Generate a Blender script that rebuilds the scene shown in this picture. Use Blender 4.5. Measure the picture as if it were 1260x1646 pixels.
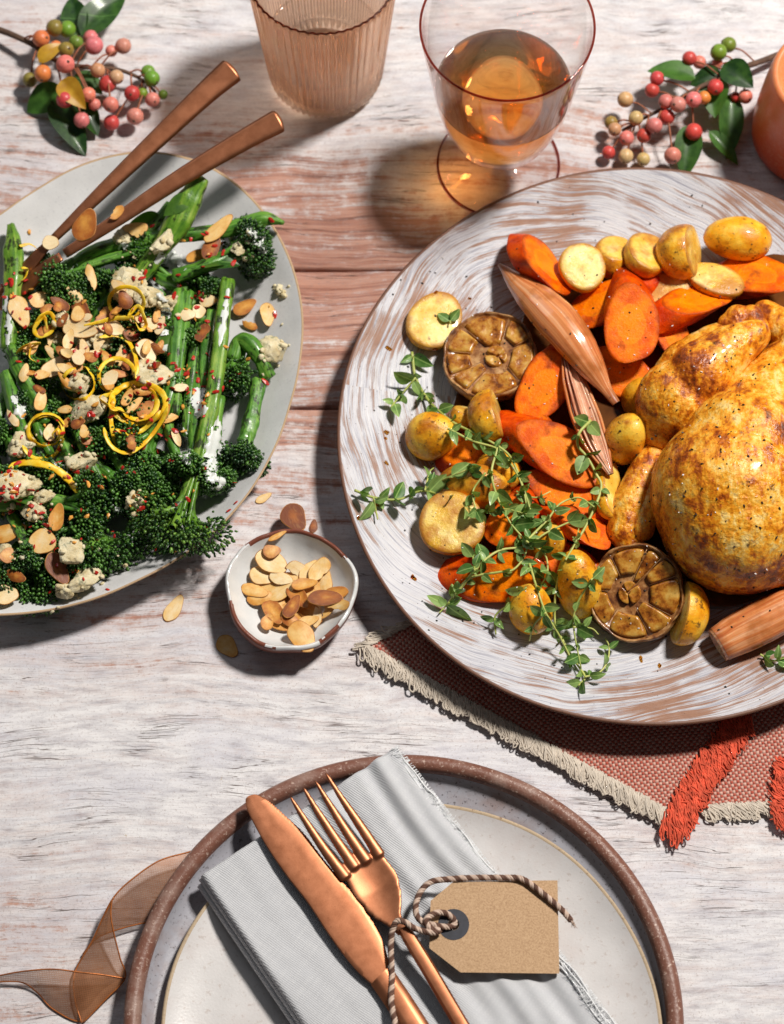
import bpy, bmesh, math, random
import numpy as np
from mathutils import Vector, Matrix

for _o in list(bpy.data.objects):
    bpy.data.objects.remove(_o)
scene = bpy.context.scene
COL = scene.collection
rnd = random.Random(7)
S = 0.01                      # everything below is written in centimetres

# ------------------------------------------------------------------ camera
FPX, PITCH, DIST = 4600.0, math.radians(66.0), 128.0
CAM = np.array([0.0, -DIST * math.cos(PITCH), DIST * math.sin(PITCH)])
FW = -CAM / DIST
RT = np.array([1.0, 0.0, 0.0])
UP = np.cross(RT, FW)
cd = bpy.data.cameras.new('camera')
cam = bpy.data.objects.new('camera', cd)
COL.objects.link(cam)
cam.location = CAM * S
cam.rotation_euler = (math.pi / 2 - PITCH, 0, 0)
cd.sensor_fit = 'VERTICAL'
cd.sensor_height = 36.0
cd.sensor_width = 36.0
cd.lens = FPX / 1646.0 * 36.0
cd.clip_start, cd.clip_end = 0.05, 20.0
cd.dof.use_dof = True
cd.dof.focus_distance = 1.225
cd.dof.aperture_fstop = 11.0
scene.camera = cam

# ------------------------------------------------------------------ studio light
w = bpy.data.worlds.new('World')
scene.world = w
w.use_nodes = True
bg = w.node_tree.nodes['Background']
bg.inputs[0].default_value = (0.97, 0.97, 1.0, 1)
bg.inputs[1].default_value = 0.062

def area(name, pos, target, size, power, col, spread=None):
    l = bpy.data.lights.new(name, 'AREA')
    l.shape = 'DISK' if not isinstance(size, tuple) else 'RECTANGLE'
    if isinstance(size, tuple):
        l.size, l.size_y = size[0] * S, size[1] * S
    else:
        l.size = size * S
    l.energy = power
    l.color = col
    o = bpy.data.objects.new(name, l)
    COL.objects.link(o)
    o.location = Vector(pos) * S
    o.rotation_euler = (Vector(target) - Vector(pos)).to_track_quat('-Z', 'Y').to_euler()
    return l, o

key, key_o = area('key_lamp', (78, 58, 158), (0, 0, 0), 24, 47, (1.0, 0.945, 0.87))
soft, soft_o = area('soft_fill_lamp', (-70, 120, 110), (0, 0, 0), (90, 70), 3.0, (0.90, 0.95, 1.0))  # weak cool fill added to lift the shadows, not an actual window

vs = scene.view_settings
vs.view_transform = 'Standard'
vs.look = 'None'
vs.gamma = 1.0
vs.exposure = 0.0
vs.use_curve_mapping = False
scene.cycles.use_denoising = True
scene.cycles.max_bounces = 14
scene.cycles.transmission_bounces = 12
scene.cycles.transparent_max_bounces = 24
scene.cycles.diffuse_bounces = 4
scene.cycles.glossy_bounces = 4
scene.cycles.caustics_refractive = True
scene.cycles.caustics_reflective = False
scene.cycles.blur_glossy = 0.6
scene.cycles.sample_clamp_indirect = 50.0

# ------------------------------------------------------------------ picture <-> table
def P(px, py, z=0.0):
    d = FW * FPX + RT * (px - 630.0) - UP * (py - 823.0)
    return CAM + d * ((z - CAM[2]) / d[2])

def ray(px, py):
    d = FW * FPX + RT * (px - 630.0) - UP * (py - 823.0)
    return d / np.linalg.norm(d)

def PL(pts, z=None):
    return np.array([P(p[0], p[1], (p[2] if len(p) > 2 else 0.0) if z is None else z) for p in pts])

def ppc(px, py, z=0.0):       # pixels per centimetre there
    return FPX / float((P(px, py, z) - CAM) @ FW)

def drop(px, py, skip=()):
    """what the table setting's surface is under that point of view"""
    dg = bpy.context.evaluated_depsgraph_get()
    ok, loc, nor, idx, ob, mt = scene.ray_cast(dg, Vector(CAM * S), Vector(ray(px, py)))
    if not ok:
        return P(px, py, 0), np.array([0, 0, 1.0])
    nor = np.array(nor)
    if nor @ ray(px, py) > 0: nor = -nor
    return np.array(loc) / S, nor

def refresh():
    bpy.context.view_layer.update()

# ------------------------------------------------------------------ numpy shapes
def unit(v):
    v = np.asarray(v, float)
    return v / (np.linalg.norm(v) + 1e-12)

def sn(V, scale=1.0, seed=0, octaves=3):
    """smooth pseudo noise in about -1..1 at points V (cm)"""
    r = np.random.RandomState(seed)
    out = np.zeros(len(V))
    amp = 1.0
    tot = 0
    f = 1.0 / scale
    for o in range(octaves):
        acc = np.zeros(len(V))
        for k in range(5):
            d = r.normal(size=3)
            d /= np.linalg.norm(d)
            acc += np.sin(V @ d * f * (2.2 + r.rand() * 2.4) + r.rand() * 6.28 + 1.3 * np.sin(V @ r.normal(size=3) * f * .8))
        out += amp * acc / 3.2
        tot += amp
        amp *= .5
        f *= 2.1
    return out / tot

def crom(pts, n=8, closed=False):
    p = np.asarray(pts, float)
    if closed:
        q = np.vstack([p[-1], p, p[0], p[1]])
    else:
        q = np.vstack([2 * p[0] - p[1], p, 2 * p[-1] - p[-2]])
    out = []
    for i in range(1, len(q) - 2):
        a, b, c, d = q[i - 1], q[i], q[i + 1], q[i + 2]
        t = np.linspace(0, 1, n, endpoint=False)[:, None]
        out.append(.5 * (2 * b + (c - a) * t + (2 * a - 5 * b + 4 * c - d) * t ** 2 + (3 * b - a - 3 * c + d) * t ** 3))
    if not closed:
        out.append(p[-1:])
    return np.vstack(out)

def ringfaces(n, m, wrap=True, off=0):
    """quads between n rings of m points"""
    i = np.arange(n - 1)[:, None]
    j = np.arange(m if wrap else m - 1)[None, :]
    j2 = (j + 1) % m
    a = i * m + j
    b = i * m + j2
    return np.stack([a, b, b + m, a + m], -1).reshape(-1, 4) + off

def frames(path, up=(0, 0, 1)):
    p = np.asarray(path, float)
    t = np.gradient(p, axis=0)
    t /= np.linalg.norm(t, axis=1)[:, None] + 1e-12
    n = np.zeros_like(p)
    u = np.array(up, float)
    if abs(t[0] @ u) > .95:
        u = np.array([0, 1.0, 0.2])
    n[0] = unit(u - t[0] * (u @ t[0]))
    for i in range(1, len(p)):
        v = n[i - 1] - t[i] * (n[i - 1] @ t[i])
        n[i] = unit(v)
    b = np.cross(t, n)
    return t, n, b

def tube(path, rad, seg=8, cap=True, flat=1.0, up=(0, 0, 1)):
    """tube along path; rad scalar/array; flat = height/width"""
    p = np.asarray(path, float)
    r = np.broadcast_to(np.asarray(rad, float), (len(p),))
    t, n, b = frames(p, up)
    a = np.linspace(0, 2 * math.pi, seg, endpoint=False)
    V = p[:, None] + r[:, None, None] * (np.cos(a)[None, :, None] * b[:, None] + flat * np.sin(a)[None, :, None] * n[:, None])
    V = V.reshape(-1, 3)
    F = [ringfaces(len(p), seg)]
    if cap:
        k = len(V)
        V = np.vstack([V, p[:1] - t[:1] * r[0] * .35, p[-1:] + t[-1:] * r[-1] * .35])
        j = np.arange(seg)
        j2 = (j + 1) % seg
        F.append(np.stack([j2, j, np.full(seg, k)], -1))
        e = (len(p) - 1) * seg
        F.append(np.stack([e + j, e + j2, np.full(seg, k + 1)], -1))
    return V, F

def join(parts):
    Vs, Fs, o = [], [], 0
    for V, F in parts:
        Vs.append(V)
        for f in (F if isinstance(F, list) else [F]):
            Fs.append(np.asarray(f) + o)
        o += len(V)
    return np.vstack(Vs), Fs

def lathe(profile, seg=96, center=(0, 0, 0), close=True, wob=None):
    """profile (r, z) list; first/last with r=0 are closed by a fan"""
    pr = np.array(profile, float)
    a = np.linspace(0, 2 * math.pi, seg, endpoint=False)
    c, s = np.cos(a), np.sin(a)
    V = np.stack([pr[:, 0:1] * c, pr[:, 0:1] * s, np.repeat(pr[:, 1:2], seg, 1)], -1)
    if wob is not None:
        V = wob(V, a)
    V = V.reshape(-1, 3) + np.asarray(center, float)
    return V, [ringfaces(len(pr), seg)]

_ico = {}
def ico(sub):
    if sub not in _ico:
        bm = bmesh.new()
        bmesh.ops.create_icosphere(bm, subdivisions=sub, radius=1.0)
        V = np.array([v.co[:] for v in bm.verts])
        F = np.array([[v.index for v in f.verts] for f in bm.faces])
        bm.free()
        _ico[sub] = (V, F)
    return _ico[sub]

def scatter(base, T):
    """many copies of base (V,F) under 3x4 transforms T (n,3,4) as one geometry"""
    V, F = base
    n = len(T)
    W = np.einsum('nij,vj->nvi', T[:, :, :3], V) + T[:, None, :, 3]
    G = F[None] + (np.arange(n) * len(V))[:, None, None]
    return W.reshape(-1, 3), [G.reshape(-1, F.shape[1])]

def basis(z, x=(1, 0, 0)):
    z = unit(z)
    x = np.asarray(x, float)
    x = x - z * (x @ z)
    if np.linalg.norm(x) < 1e-3:
        x = np.array([0, 1.0, 0]) - z * z[1]
    x = unit(x)
    return np.stack([x, np.cross(z, x), z], 1)

# ------------------------------------------------------------------ objects
ORG = {}
def new_mesh(name, V, F, mi=None, smooth=True):
    me = bpy.data.meshes.new(name)
    Fs = [np.asarray(f, np.int32) for f in (F if isinstance(F, list) else [F]) if len(f)]
    V = np.asarray(V, float) * S
    me.vertices.add(len(V))
    me.vertices.foreach_set('co', V.astype(np.float32).ravel())
    tot = np.concatenate([np.full(len(f), f.shape[1], np.int32) for f in Fs])
    loops = np.concatenate([f.ravel() for f in Fs]).astype(np.int32)
    st = np.concatenate([[0], np.cumsum(tot)[:-1]]).astype(np.int32)
    me.loops.add(len(loops))
    me.loops.foreach_set('vertex_index', loops)
    me.polygons.add(len(tot))
    me.polygons.foreach_set('loop_start', st)
    me.polygons.foreach_set('loop_total', tot)
    me.update(calc_edges=True)
    me.polygons.foreach_set('use_smooth', np.full(len(tot), bool(smooth)))
    if mi is not None:
        me.polygons.foreach_set('material_index', np.asarray(mi, np.int32))
    me.validate()
    return me

def tag(o, label=None, cat=None, group=None, kind=None):
    if label: o['label'] = label
    if cat: o['category'] = cat
    if group: o['group'] = group
    if kind: o['kind'] = kind
    return o

def thing(name, label, cat, loc, group=None):
    o = bpy.data.objects.new(name, None)
    o.empty_display_size = .01
    COL.objects.link(o)
    o.location = Vector(loc) * S
    ORG[o] = np.asarray(loc, float)
    return tag(o, label, cat, group)

def set_uv(me, uv):
    uv = np.asarray(uv, np.float32)
    lay = me.uv_layers.new(name='UVMap')
    li = np.zeros(len(me.loops), np.int32)
    me.loops.foreach_get('vertex_index', li)
    lay.data.foreach_set('uv', uv[li].ravel())

def mk(name, geo, mat, parent=None, label=None, cat=None, group=None, kind=None, smooth=True, base=None, mi=None, color=None, sharp=None, uv=None, tone=None):
    V, F = geo
    V = np.asarray(V, float)
    if parent is not None:
        org = ORG[parent]
    elif base is not None:
        org = np.asarray(base, float)
    else:
        org = np.array([(V[:, 0].min() + V[:, 0].max()) / 2, (V[:, 1].min() + V[:, 1].max()) / 2, V[:, 2].min()])
    me = new_mesh(name, V - org, F, mi, smooth)
    if sharp: me.set_sharp_from_angle(angle=math.radians(sharp))
    if uv is not None: set_uv(me, uv)
    if tone is not None: me.attributes.new('tone', 'FLOAT', 'POINT').data.foreach_set('value', np.asarray(tone, np.float32))
    for m in (mat if isinstance(mat, (list, tuple)) else [mat]):
        me.materials.append(m)
    o = bpy.data.objects.new(name, me)
    COL.objects.link(o)
    if parent is not None:
        o.parent = parent
        ORG[o] = org
    else:
        o.location = Vector(org) * S
        ORG[o] = org
    if color is not None:
        o.color = (*color, 1) if len(color) == 3 else color
    return tag(o, label, cat, group, kind)
def sub(name, geo, mat, part, **k):
    """a mesh under a part whose own origin is that of its thing"""
    V, F = geo
    me = new_mesh(name, np.asarray(V, float) - ORG[part], F, k.get('mi'), k.get('smooth', True))
    for m in (mat if isinstance(mat, (list, tuple)) else [mat]):
        me.materials.append(m)
    o = bpy.data.objects.new(name, me)
    COL.objects.link(o)
    o.parent = part
    ORG[o] = ORG[part]
    return o

def inst(name, me, pos, B, parent=None, scale=1.0, label=None, cat=None, group=None, color=None):
    """shared mesh placed at pos (cm) with 3x3 basis B"""
    o = bpy.data.objects.new(name, me)
    COL.objects.link(o)
    M = Matrix.Identity(4)
    sc = np.broadcast_to(np.asarray(scale, float), (3,))
    B = np.asarray(B) * sc[None, :]
    for i in range(3):
        for j in range(3):
            M[i][j] = B[i, j]
        M[i][3] = pos[i] * S
    if parent is not None:
        o.parent = parent
        org = np.array(parent.location)
        for i in range(3):
            M[i][3] -= org[i]
    o.matrix_basis = M
    if color is not None:
        o.color = (*color, 1)
    return tag(o, label, cat, group)

def modified(V, F, mods):
    """run modifiers on a geometry and give numpy back"""
    me = new_mesh('tmp', V, F)
    o = bpy.data.objects.new('tmp', me)
    COL.objects.link(o)
    for t, kw in mods:
        m = o.modifiers.new(t, t)
        for k, v in kw.items():
            setattr(m, k, v)
    refresh()
    dg = bpy.context.evaluated_depsgraph_get()
    e = o.evaluated_get(dg)
    m2 = e.to_mesh()
    n = len(m2.vertices)
    W = np.zeros(n * 3, np.float32)
    m2.vertices.foreach_get('co', W)
    quads, tris = [], []
    for p in m2.polygons:
        v = p.vertices[:]
        (quads if len(v) == 4 else tris).append(v)
    e.to_mesh_clear()
    bpy.data.objects.remove(o)
    bpy.data.meshes.remove(me)
    out = []
    if quads: out.append(np.array(quads))
    if tris: out.append(np.array([t[:3] for t in tris]))
    return W.reshape(-1, 3).astype(float) / S, out

def vnormals(V, F):
    N = np.zeros_like(V)
    for f in F:
        a, b, c = V[f[:, 0]], V[f[:, 1]], V[f[:, 2]]
        n = np.cross(b - a, c - a)
        for k in range(f.shape[1]):
            np.add.at(N, f[:, k], n)
    return N / (np.linalg.norm(N, axis=1)[:, None] + 1e-12)
# ------------------------------------------------------------------ materials
class Mat:
    def __init__(s, name):
        s.m = bpy.data.materials.new(name)
        s.m.use_nodes = True
        s.t = s.m.node_tree
        s.t.nodes.clear()
        s.o = s.t.nodes.new('ShaderNodeOutputMaterial')
        s._co = None
    def put(s, sock, v):
        if isinstance(v, bpy.types.NodeSocket):
            s.t.links.new(v, sock)
        elif v is not None:
            if hasattr(sock.default_value, '__len__') and not isinstance(v, (int, float)):
                v = tuple(v)
                n = len(sock.default_value)
                if len(v) < n: v = v + (1.0,) * (n - len(v))
                sock.default_value = v
            elif hasattr(sock.default_value, '__len__'):
                sock.default_value = (v,) * 3 + ((1.0,) if len(sock.default_value) == 4 else ())
            else:
                sock.default_value = v
    def N(s, kind, ins=None, **attr):
        n = s.t.nodes.new('ShaderNode' + kind)
        for k, v in attr.items():
            setattr(n, k, v)
        for k, v in (ins or {}).items():
            s.put(n.inputs[k], v)
        return n
    def co(s, scale=1.0, rand=False, off=(0, 0, 0)):
        """object coordinates in cm"""
        tc = s.N('TexCoord')
        v = s.N('VectorMath', {0: tc.outputs['Object'], 1: (np.array((100.0,) * 3) * np.array(scale)).tolist()}, operation='MULTIPLY').outputs[0]
        if rand:
            r = s.N('ObjectInfo').outputs['Random']
            v = s.N('VectorMath', {0: v, 1: s.N('VectorMath', {0: (37., 53., 71.), 'Scale': r}, operation='SCALE').outputs[0]}, operation='ADD').outputs[0]
        if any(off):
            v = s.N('VectorMath', {0: v, 1: off}, operation='ADD').outputs[0]
        return v
    def noise(s, v, scale=1., detail=3., rough=.55, dist=0., out=0):
        return s.N('TexNoise', {'Vector': v, 'Scale': scale, 'Detail': detail, 'Roughness': rough, 'Distortion': dist}).outputs[out]
    def vor(s, v, scale=1., feature='F1', rnd_=1., out='Distance'):
        return s.N('TexVoronoi', {'Vector': v, 'Scale': scale, 'Randomness': rnd_}, feature=feature).outputs[out]
    def wave(s, v, scale=1., dist=0., detail=2., dirn='X', kind='BANDS', dscale=1.):
        return s.N('TexWave', {'Vector': v, 'Scale': scale, 'Distortion': dist, 'Detail': detail, 'Detail Scale': dscale}, bands_direction=dirn, wave_type=kind).outputs['Fac']
    def ramp(s, f, stops, interp='LINEAR'):
        n = s.N('ValToRGB', {0: f})
        n.color_ramp.interpolation = interp
        e = n.color_ramp.elements
        while len(e) < len(stops): e.new(.5)
        for i, (p, c) in enumerate(stops):
            e[i].position = p
            c = (c, c, c) if isinstance(c, (int, float)) else tuple(c)
            e[i].color = c + (1,) if len(c) == 3 else c
        return n.outputs[0]
    def mix(s, f, a, b, mode='MIX'):
        n = s.N('Mix', data_type='RGBA', blend_type=mode)
        s.put(n.inputs[0], f); s.put(n.inputs[6], a); s.put(n.inputs[7], b)
        return n.outputs[2]
    def math(s, op, a, b=None, c=None, clamp=False):
        n = s.N('Math', operation=op, use_clamp=clamp)
        for i, v in enumerate((a, b, c)):
            if v is not None: s.put(n.inputs[i], v)
        return n.outputs[0]
    def sep(s, v):
        return s.N('SeparateXYZ', {0: v}).outputs
    def comb(s, x, y, z):
        return s.N('CombineXYZ', {0: x, 1: y, 2: z}).outputs[0]
    def bump(s, h, strength=.5, dist=.05, normal=None):
        return s.N('Bump', {'Height': h, 'Strength': strength, 'Distance': dist * S, 'Normal': normal} if normal is not None else {'Height': h, 'Strength': strength, 'Distance': dist * S}).outputs[0]
    def objcol(s):
        return s.N('ObjectInfo').outputs['Color']
    def rand(s):
        return s.N('ObjectInfo').outputs['Random']
    def P(s, base, rough=.5, normal=None, metal=0., sss=0., sssr=(1, .4, .2), ssss=.1, spec=.5, coat=0., coatr=.1, trans=0., ior=1.45, sheen=0., alpha=None):
        n = s.N('BsdfPrincipled', {'Base Color': base, 'Roughness': rough, 'Metallic': metal, 'Specular IOR Level': spec, 'IOR': ior,
                                   'Coat Weight': coat, 'Coat Roughness': coatr, 'Transmission Weight': trans, 'Sheen Weight': sheen})
        if not isinstance(sss, (int, float)) or sss > 0:
            s.put(n.inputs['Subsurface Weight'], sss)
            n.inputs['Subsurface Radius'].default_value = sssr
            n.inputs['Subsurface Scale'].default_value = ssss * S
        if normal is not None: s.put(n.inputs['Normal'], normal)
        if alpha is not None: s.put(n.inputs['Alpha'], alpha)
        return n.outputs[0]
    def done(s, surf, vol=None):
        s.t.links.new(surf, s.o.inputs['Surface'])
        if vol is not None: s.t.links.new(vol, s.o.inputs['Volume'])
        return s.m

def m_wood():
    m = Mat('whitewashed_wood')
    g = m.N('NewGeometry').outputs['Position']
    p = m.N('VectorMath', {0: g, 'Scale': 100.0}, operation='SCALE').outputs[0]
    x, y, z = m.sep(p)
    MU = lambda a, b: m.math('MULTIPLY', a, b)
    AD = lambda a, b: m.math('ADD', a, b)
    warp = m.noise(m.comb(MU(x, .07), MU(y, .13), 3.0), 1., 2.)
    warp2 = m.noise(m.comb(MU(x, .35), MU(y, .35), 8.0), 1., 2.)
    yw = AD(y, AD(MU(m.math('SUBTRACT', warp, .5), 2.6), MU(m.math('SUBTRACT', warp2, .5), .35)))
    V = lambda fx, fy, k: m.comb(MU(x, fx), MU(yw, fy), k)
    # bare wood
    grain = m.noise(V(.16, 4.5, 0.), 1., 8., .65)
    wood = m.ramp(grain, [(.34, (.18, .066, .042)), (.46, (.38, .165, .11)), (.56, (.52, .28, .205)), (.68, (.36, .165, .115))])
    # paint scuffed along the grain; crisp edges where it has worn off
    st1 = m.noise(V(.07, 1.3, 5.), 1., 12., .72)
    st2 = m.noise(V(.55, 9., 9.), 1., 8., .72)
    mott = m.noise(p, 1.7, 10., .74)
    patch = m.noise(m.comb(MU(x, .085), MU(y, .12), 21.), 1., 3., .5)
    band = MU(m.math('SUBTRACT', y, 9.5), .10)
    band = m.math('POWER', 2.7183, MU(MU(band, band), -1.))
    left = m.N('MapRange', {'Value': x, 'From Min': 9., 'From Max': -8.}, interpolation_type='SMOOTHSTEP').outputs[0]
    bias = MU(band, AD(MU(left, .5), .5))
    wear = AD(AD(MU(st1, .50), MU(st2, .18)), AD(MU(patch, .26), AD(MU(mott, .24), MU(bias, .168))))
    cover = m.ramp(wear, [(.662, 0.0), (.685, .42), (.715, .85), (.80, .96)])
    film = m.ramp(wear, [(.565, 0.), (.69, .50)])                      # paint rubbed thin
    wash = m.noise(V(.5, 2.4, 2.), 1., 10., .70)
    paint = m.ramp(wash, [(.34, (.42, .40, .43)), (.44, (.60, .585, .61)), (.57, (.76, .745, .76))])
    tint = m.noise(m.comb(MU(x, .15), MU(y, .25), 14.), 1., 5., .6)
    paint = m.mix(m.ramp(tint, [(.45, 0.), (.65, .55)]), paint, (.58, .58, .66))
    paint = m.mix(film, paint, (.56, .42, .38))
    col = m.mix(cover, paint, wood)
    # pores, cracks, grime
    pore = m.noise(V(2.2, 17., 7.), 1., 6., .70)
    pz = m.noise(m.comb(MU(x, .25), MU(y, .4), 33.), 1., 3.)
    pm = MU(m.ramp(pore, [(.585, 0.), (.65, .55)]), m.ramp(pz, [(.46, .06), (.62, 1.)]))
    col = m.mix(pm, col, (.30, .235, .22))
    speck = m.noise(p, 9., 6., .75)
    col = m.mix(m.ramp(speck, [(.555, 0.), (.63, .55)]), col, (.33, .27, .26))
    gold = m.noise(p, .9, 7., .75)
    col = m.mix(m.ramp(gold, [(.66, 0.), (.70, .6)]), col, (.42, .29, .13))
    crack = m.noise(V(.10, 2.2, 51.), 1., 3., .5)
    cm = MU(m.ramp(m.math('ABSOLUTE', m.math('SUBTRACT', crack, .5)), [(.0025, .9), (.006, 0.)]), m.ramp(pz, [(.50, 0.), (.58, 1.)]))
    col = m.mix(cm, col, (.12, .08, .07))
    h = AD(AD(MU(st2, .7), MU(speck, .35)), MU(mott, .5))
    h = m.math('SUBTRACT', h, AD(MU(cover, .35), AD(MU(pm, .5), MU(cm, .8))))
    return m.done(m.P(col, m.ramp(wear, [(.45, .55), (.7, .75)]), m.bump(h, .75, .06), spec=.25))

def m_brushed_plate():
    m = Mat('brushed_white_glaze_on_brown_clay')
    c = m.co()
    x, y, z = m.sep(c)
    # strokes sweep round, slightly off the plate's centre
    xx = m.math('ADD', x, 3.0); yy = m.math('ADD', y, -2.5)
    ang = m.math('ARCTAN2', yy, xx)
    r = m.math('SQRT', m.math('ADD', m.math('MULTIPLY', xx, xx), m.math('MULTIPLY', yy, yy)))
    wob = m.noise(c, .12, 2.)
    r2 = m.math('ADD', r, m.math('MULTIPLY', wob, 2.2))
    v = m.comb(m.math('MULTIPLY', r2, 4.4), m.math('MULTIPLY', ang, 1.7), 0.)
    s1 = m.noise(v, 1., 9., .72)
    v2 = m.comb(m.math('MULTIPLY', r2, 12.), m.math('MULTIPLY', ang, 3.0), 4.)
    s2 = m.noise(v2, 1., 7., .68)
    patch = m.noise(c, .26, 3., .55)
    k = m.math('ADD', m.math('MULTIPLY', s1, .62), m.math('ADD', m.math('MULTIPLY', s2, .34), m.math('MULTIPLY', patch, .40)))
    clay = m.mix(m.noise(c, 2.5, 5., .7), (.21, .105, .07), (.37, .20, .13))
    glaze = m.ramp(s2, [(.37, (.29, .29, .35)), (.46, (.49, .49, .54)), (.57, (.67, .67, .70))])
    cover = m.ramp(k, [(.695, 0.), (.72, .6), (.76, 1.)])
    thin = m.ramp(s2, [(.525, 0.), (.58, .80)])
    col = m.mix(m.math('MULTIPLY', thin, m.ramp(patch, [(.4, .35), (.6, 1.)])), glaze, (.22, .17, .17))
    col = m.mix(cover, col, clay)
    sp = m.vor(c, 3.2)
    col = m.mix(m.ramp(sp, [(.05, .9), (.085, 0.)]), col, (.06, .045, .04))
    h = m.math('SUBTRACT', m.math('ADD', m.math('MULTIPLY', s1, .6), m.math('MULTIPLY', s2, .7)), m.math('MULTIPLY', cover, .25))
    return m.done(m.P(col, m.ramp(k, [(.5, .30), (.8, .55)]), m.bump(h, .8, .05), spec=.5))

def m_speckle(name, base, dark, amount=.6, rough=.4, sp=6., coat=0., blotch=None, bump=.2):
    m = Mat(name)
    c = m.co()
    n = m.noise(c, .5, 4., .6)
    b2 = tuple(x * .86 for x in base)
    col = m.ramp(n, [(.3, b2), (.65, base)])
    if blotch:
        col = m.mix(m.ramp(m.noise(c, .35, 5., .65), [(.5, 0.), (.68, .8)]), col, blotch)
    s1 = m.noise(c, sp, 3., .7)
    col = m.mix(m.ramp(s1, [(.58, 0.), (.70, amount)]), col, dark)
    h = m.math('ADD', m.noise(c, 9., 3.), m.math('MULTIPLY', n, .8))
    return m.done(m.P(col, rough, m.bump(h, bump, .03), coat=coat))

def m_copper():
    m = Mat('brushed_copper')
    c = m.co(1., True)
    n = m.noise(c, 1.6, 5., .65)
    f = m.noise(c, 26., 2., .6)
    col = m.ramp(m.math('ADD', m.math('MULTIPLY', n, .7), m.math('MULTIPLY', f, .3)), [(.35, (.37, .138, .066)), (.5, (.43, .168, .084)), (.66, (.48, .195, .10))])
    col = m.mix(m.ramp(m.noise(c, 9., 4., .7), [(.62, 0.), (.70, .35)]), col, (.16, .06, .03))
    return m.done(m.P(col, m.ramp(n, [(.3, .40), (.7, .46)]), m.bump(f, .07, .01), metal=.9))

def m_thin(name, face, edge, rough=0.0):
    """thin blown glass: light goes straight through, deeper in colour where it is seen edge on"""
    m = Mat(name)
    lw = m.N('LayerWeight', {'Blend': .32}).outputs['Facing']
    col = m.mix(m.ramp(lw, [(.55, 0.), (.85, .45), (.99, 1.)]), face, edge)
    t = m.N('BsdfTransparent', {0: col}).outputs[0]
    g = m.N('BsdfGlossy', {0: (1, 1, 1), 'Roughness': rough}).outputs[0]
    fc = m.N('LayerWeight', {'Blend': .5}).outputs['Facing']
    fr = m.math('ADD', m.math('MULTIPLY', m.math('POWER', fc, 5.), .85), .035)
    return m.done(m.N('MixShader', {0: fr, 1: t, 2: g}).outputs[0])

def m_clear(name, tint, through, ior, vol=None, dens=0., thrcol=None, rough=0.):
    """refracting body that also lets a share of the light straight through"""
    m = Mat(name)
    r_ = m.N('BsdfPrincipled', {'Base Color': tint, 'Roughness': rough, 'Transmission Weight': 1., 'IOR': ior}).outputs[0]
    t = m.N('BsdfTransparent', {0: thrcol or tint}).outputs[0]
    v = m.N('VolumeAbsorption', {'Color': vol, 'Density': dens}).outputs[0] if vol else None
    return m.done(m.N('MixShader', {0: through, 1: r_, 2: t}).outputs[0], v)

def m_weave(name, a, b, pitch, rot=0., contrast=.5, rough=.9, bump=.6, vary=.25):
    """woven threads; pitch = threads per cm"""
    m = Mat(name)
    c = m.co()
    vr = m.N('VectorRotate', {'Vector': c, 'Angle': rot}, rotation_type='Z_AXIS').outputs[0]
    w = m.N('VectorMath', {0: vr, 1: m.N('VectorMath', {0: m.noise(vr, 1.3, 3., out=1), 'Scale': .12}, operation='SCALE').outputs[0]}, operation='ADD').outputs[0]
    x, y, z = m.sep(w)
    k = pitch * math.pi
    sx = m.math('SINE', m.math('MULTIPLY', x, k))
    sy = m.math('SINE', m.math('MULTIPLY', y, k))
    prod = m.math('MULTIPLY', sx, sy)
    chk = m.N('MapRange', {'Value': prod, 'From Min': -.35, 'From Max': .35}).outputs[0]
    slub = m.noise(m.comb(m.math('MULTIPLY', x, .5), m.math('MULTIPLY', y, pitch * .8), 0.), 1., 3., .6)
    slub2 = m.noise(m.comb(m.math('MULTIPLY', x, pitch * .8), m.math('MULTIPLY', y, .5), 5.), 1., 3., .6)
    sl = m.math('ADD', m.math('MULTIPLY', slub, .5), m.math('MULTIPLY', slub2, .5))
    f = m.math('ADD', m.math('MULTIPLY', chk, contrast), m.math('MULTIPLY', m.math('SUBTRACT', sl, .5), vary * 4.), clamp=True)
    col = m.mix(f, a, b)
    hh = m.math('ADD', m.math('ABSOLUTE', sx), m.math('ABSOLUTE', sy))
    hh = m.math('ADD', hh, m.math('MULTIPLY', sl, 1.5))
    return m.done(m.P(col, rough, m.bump(hh, bump, .04), sheen=.15, spec=.15))

def m_plain(name, col, rough=.6, var=.2, scale=3., bump=.2, bdist=.02, rand=True, **k):
    m = Mat(name)
    c = m.co(1., rand)
    n = m.noise(c, scale, 4., .6)
    lo = tuple(max(0., x * (1 - var)) for x in col)
    hi = tuple(min(1., x * (1 + var)) for x in col)
    return m.done(m.P(m.ramp(n, [(.3, lo), (.7, hi)]), rough, m.bump(m.noise(c, scale * 3, 4., .6), bump, bdist), **k))

def m_tinted(name, rough=.35, var=.3, scale=2., sss=0., dark=(.1, .05, .03), darkamt=.0, bump=.1, coat=0.):
    """uses the object's own colour"""
    m = Mat(name)
    c = m.co(1., True)
    n = m.noise(c, scale, 4., .6)
    oc = m.objcol()
    col = m.mix(m.ramp(n, [(.35, 0.), (.7, var)]), oc, m.mix(1., oc, (.45, .30, .30), 'MULTIPLY'))
    if darkamt:
        col = m.mix(m.ramp(m.noise(c, scale * 1.7, 5., .7), [(.52, 0.), (.70, darkamt)]), col, dark)
    return m.done(m.P(col, rough, m.bump(m.noise(c, scale * 6, 3.), bump, .015), sss=sss, sssr=(.6, .25, .15), ssss=.15, coat=coat))

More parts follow.
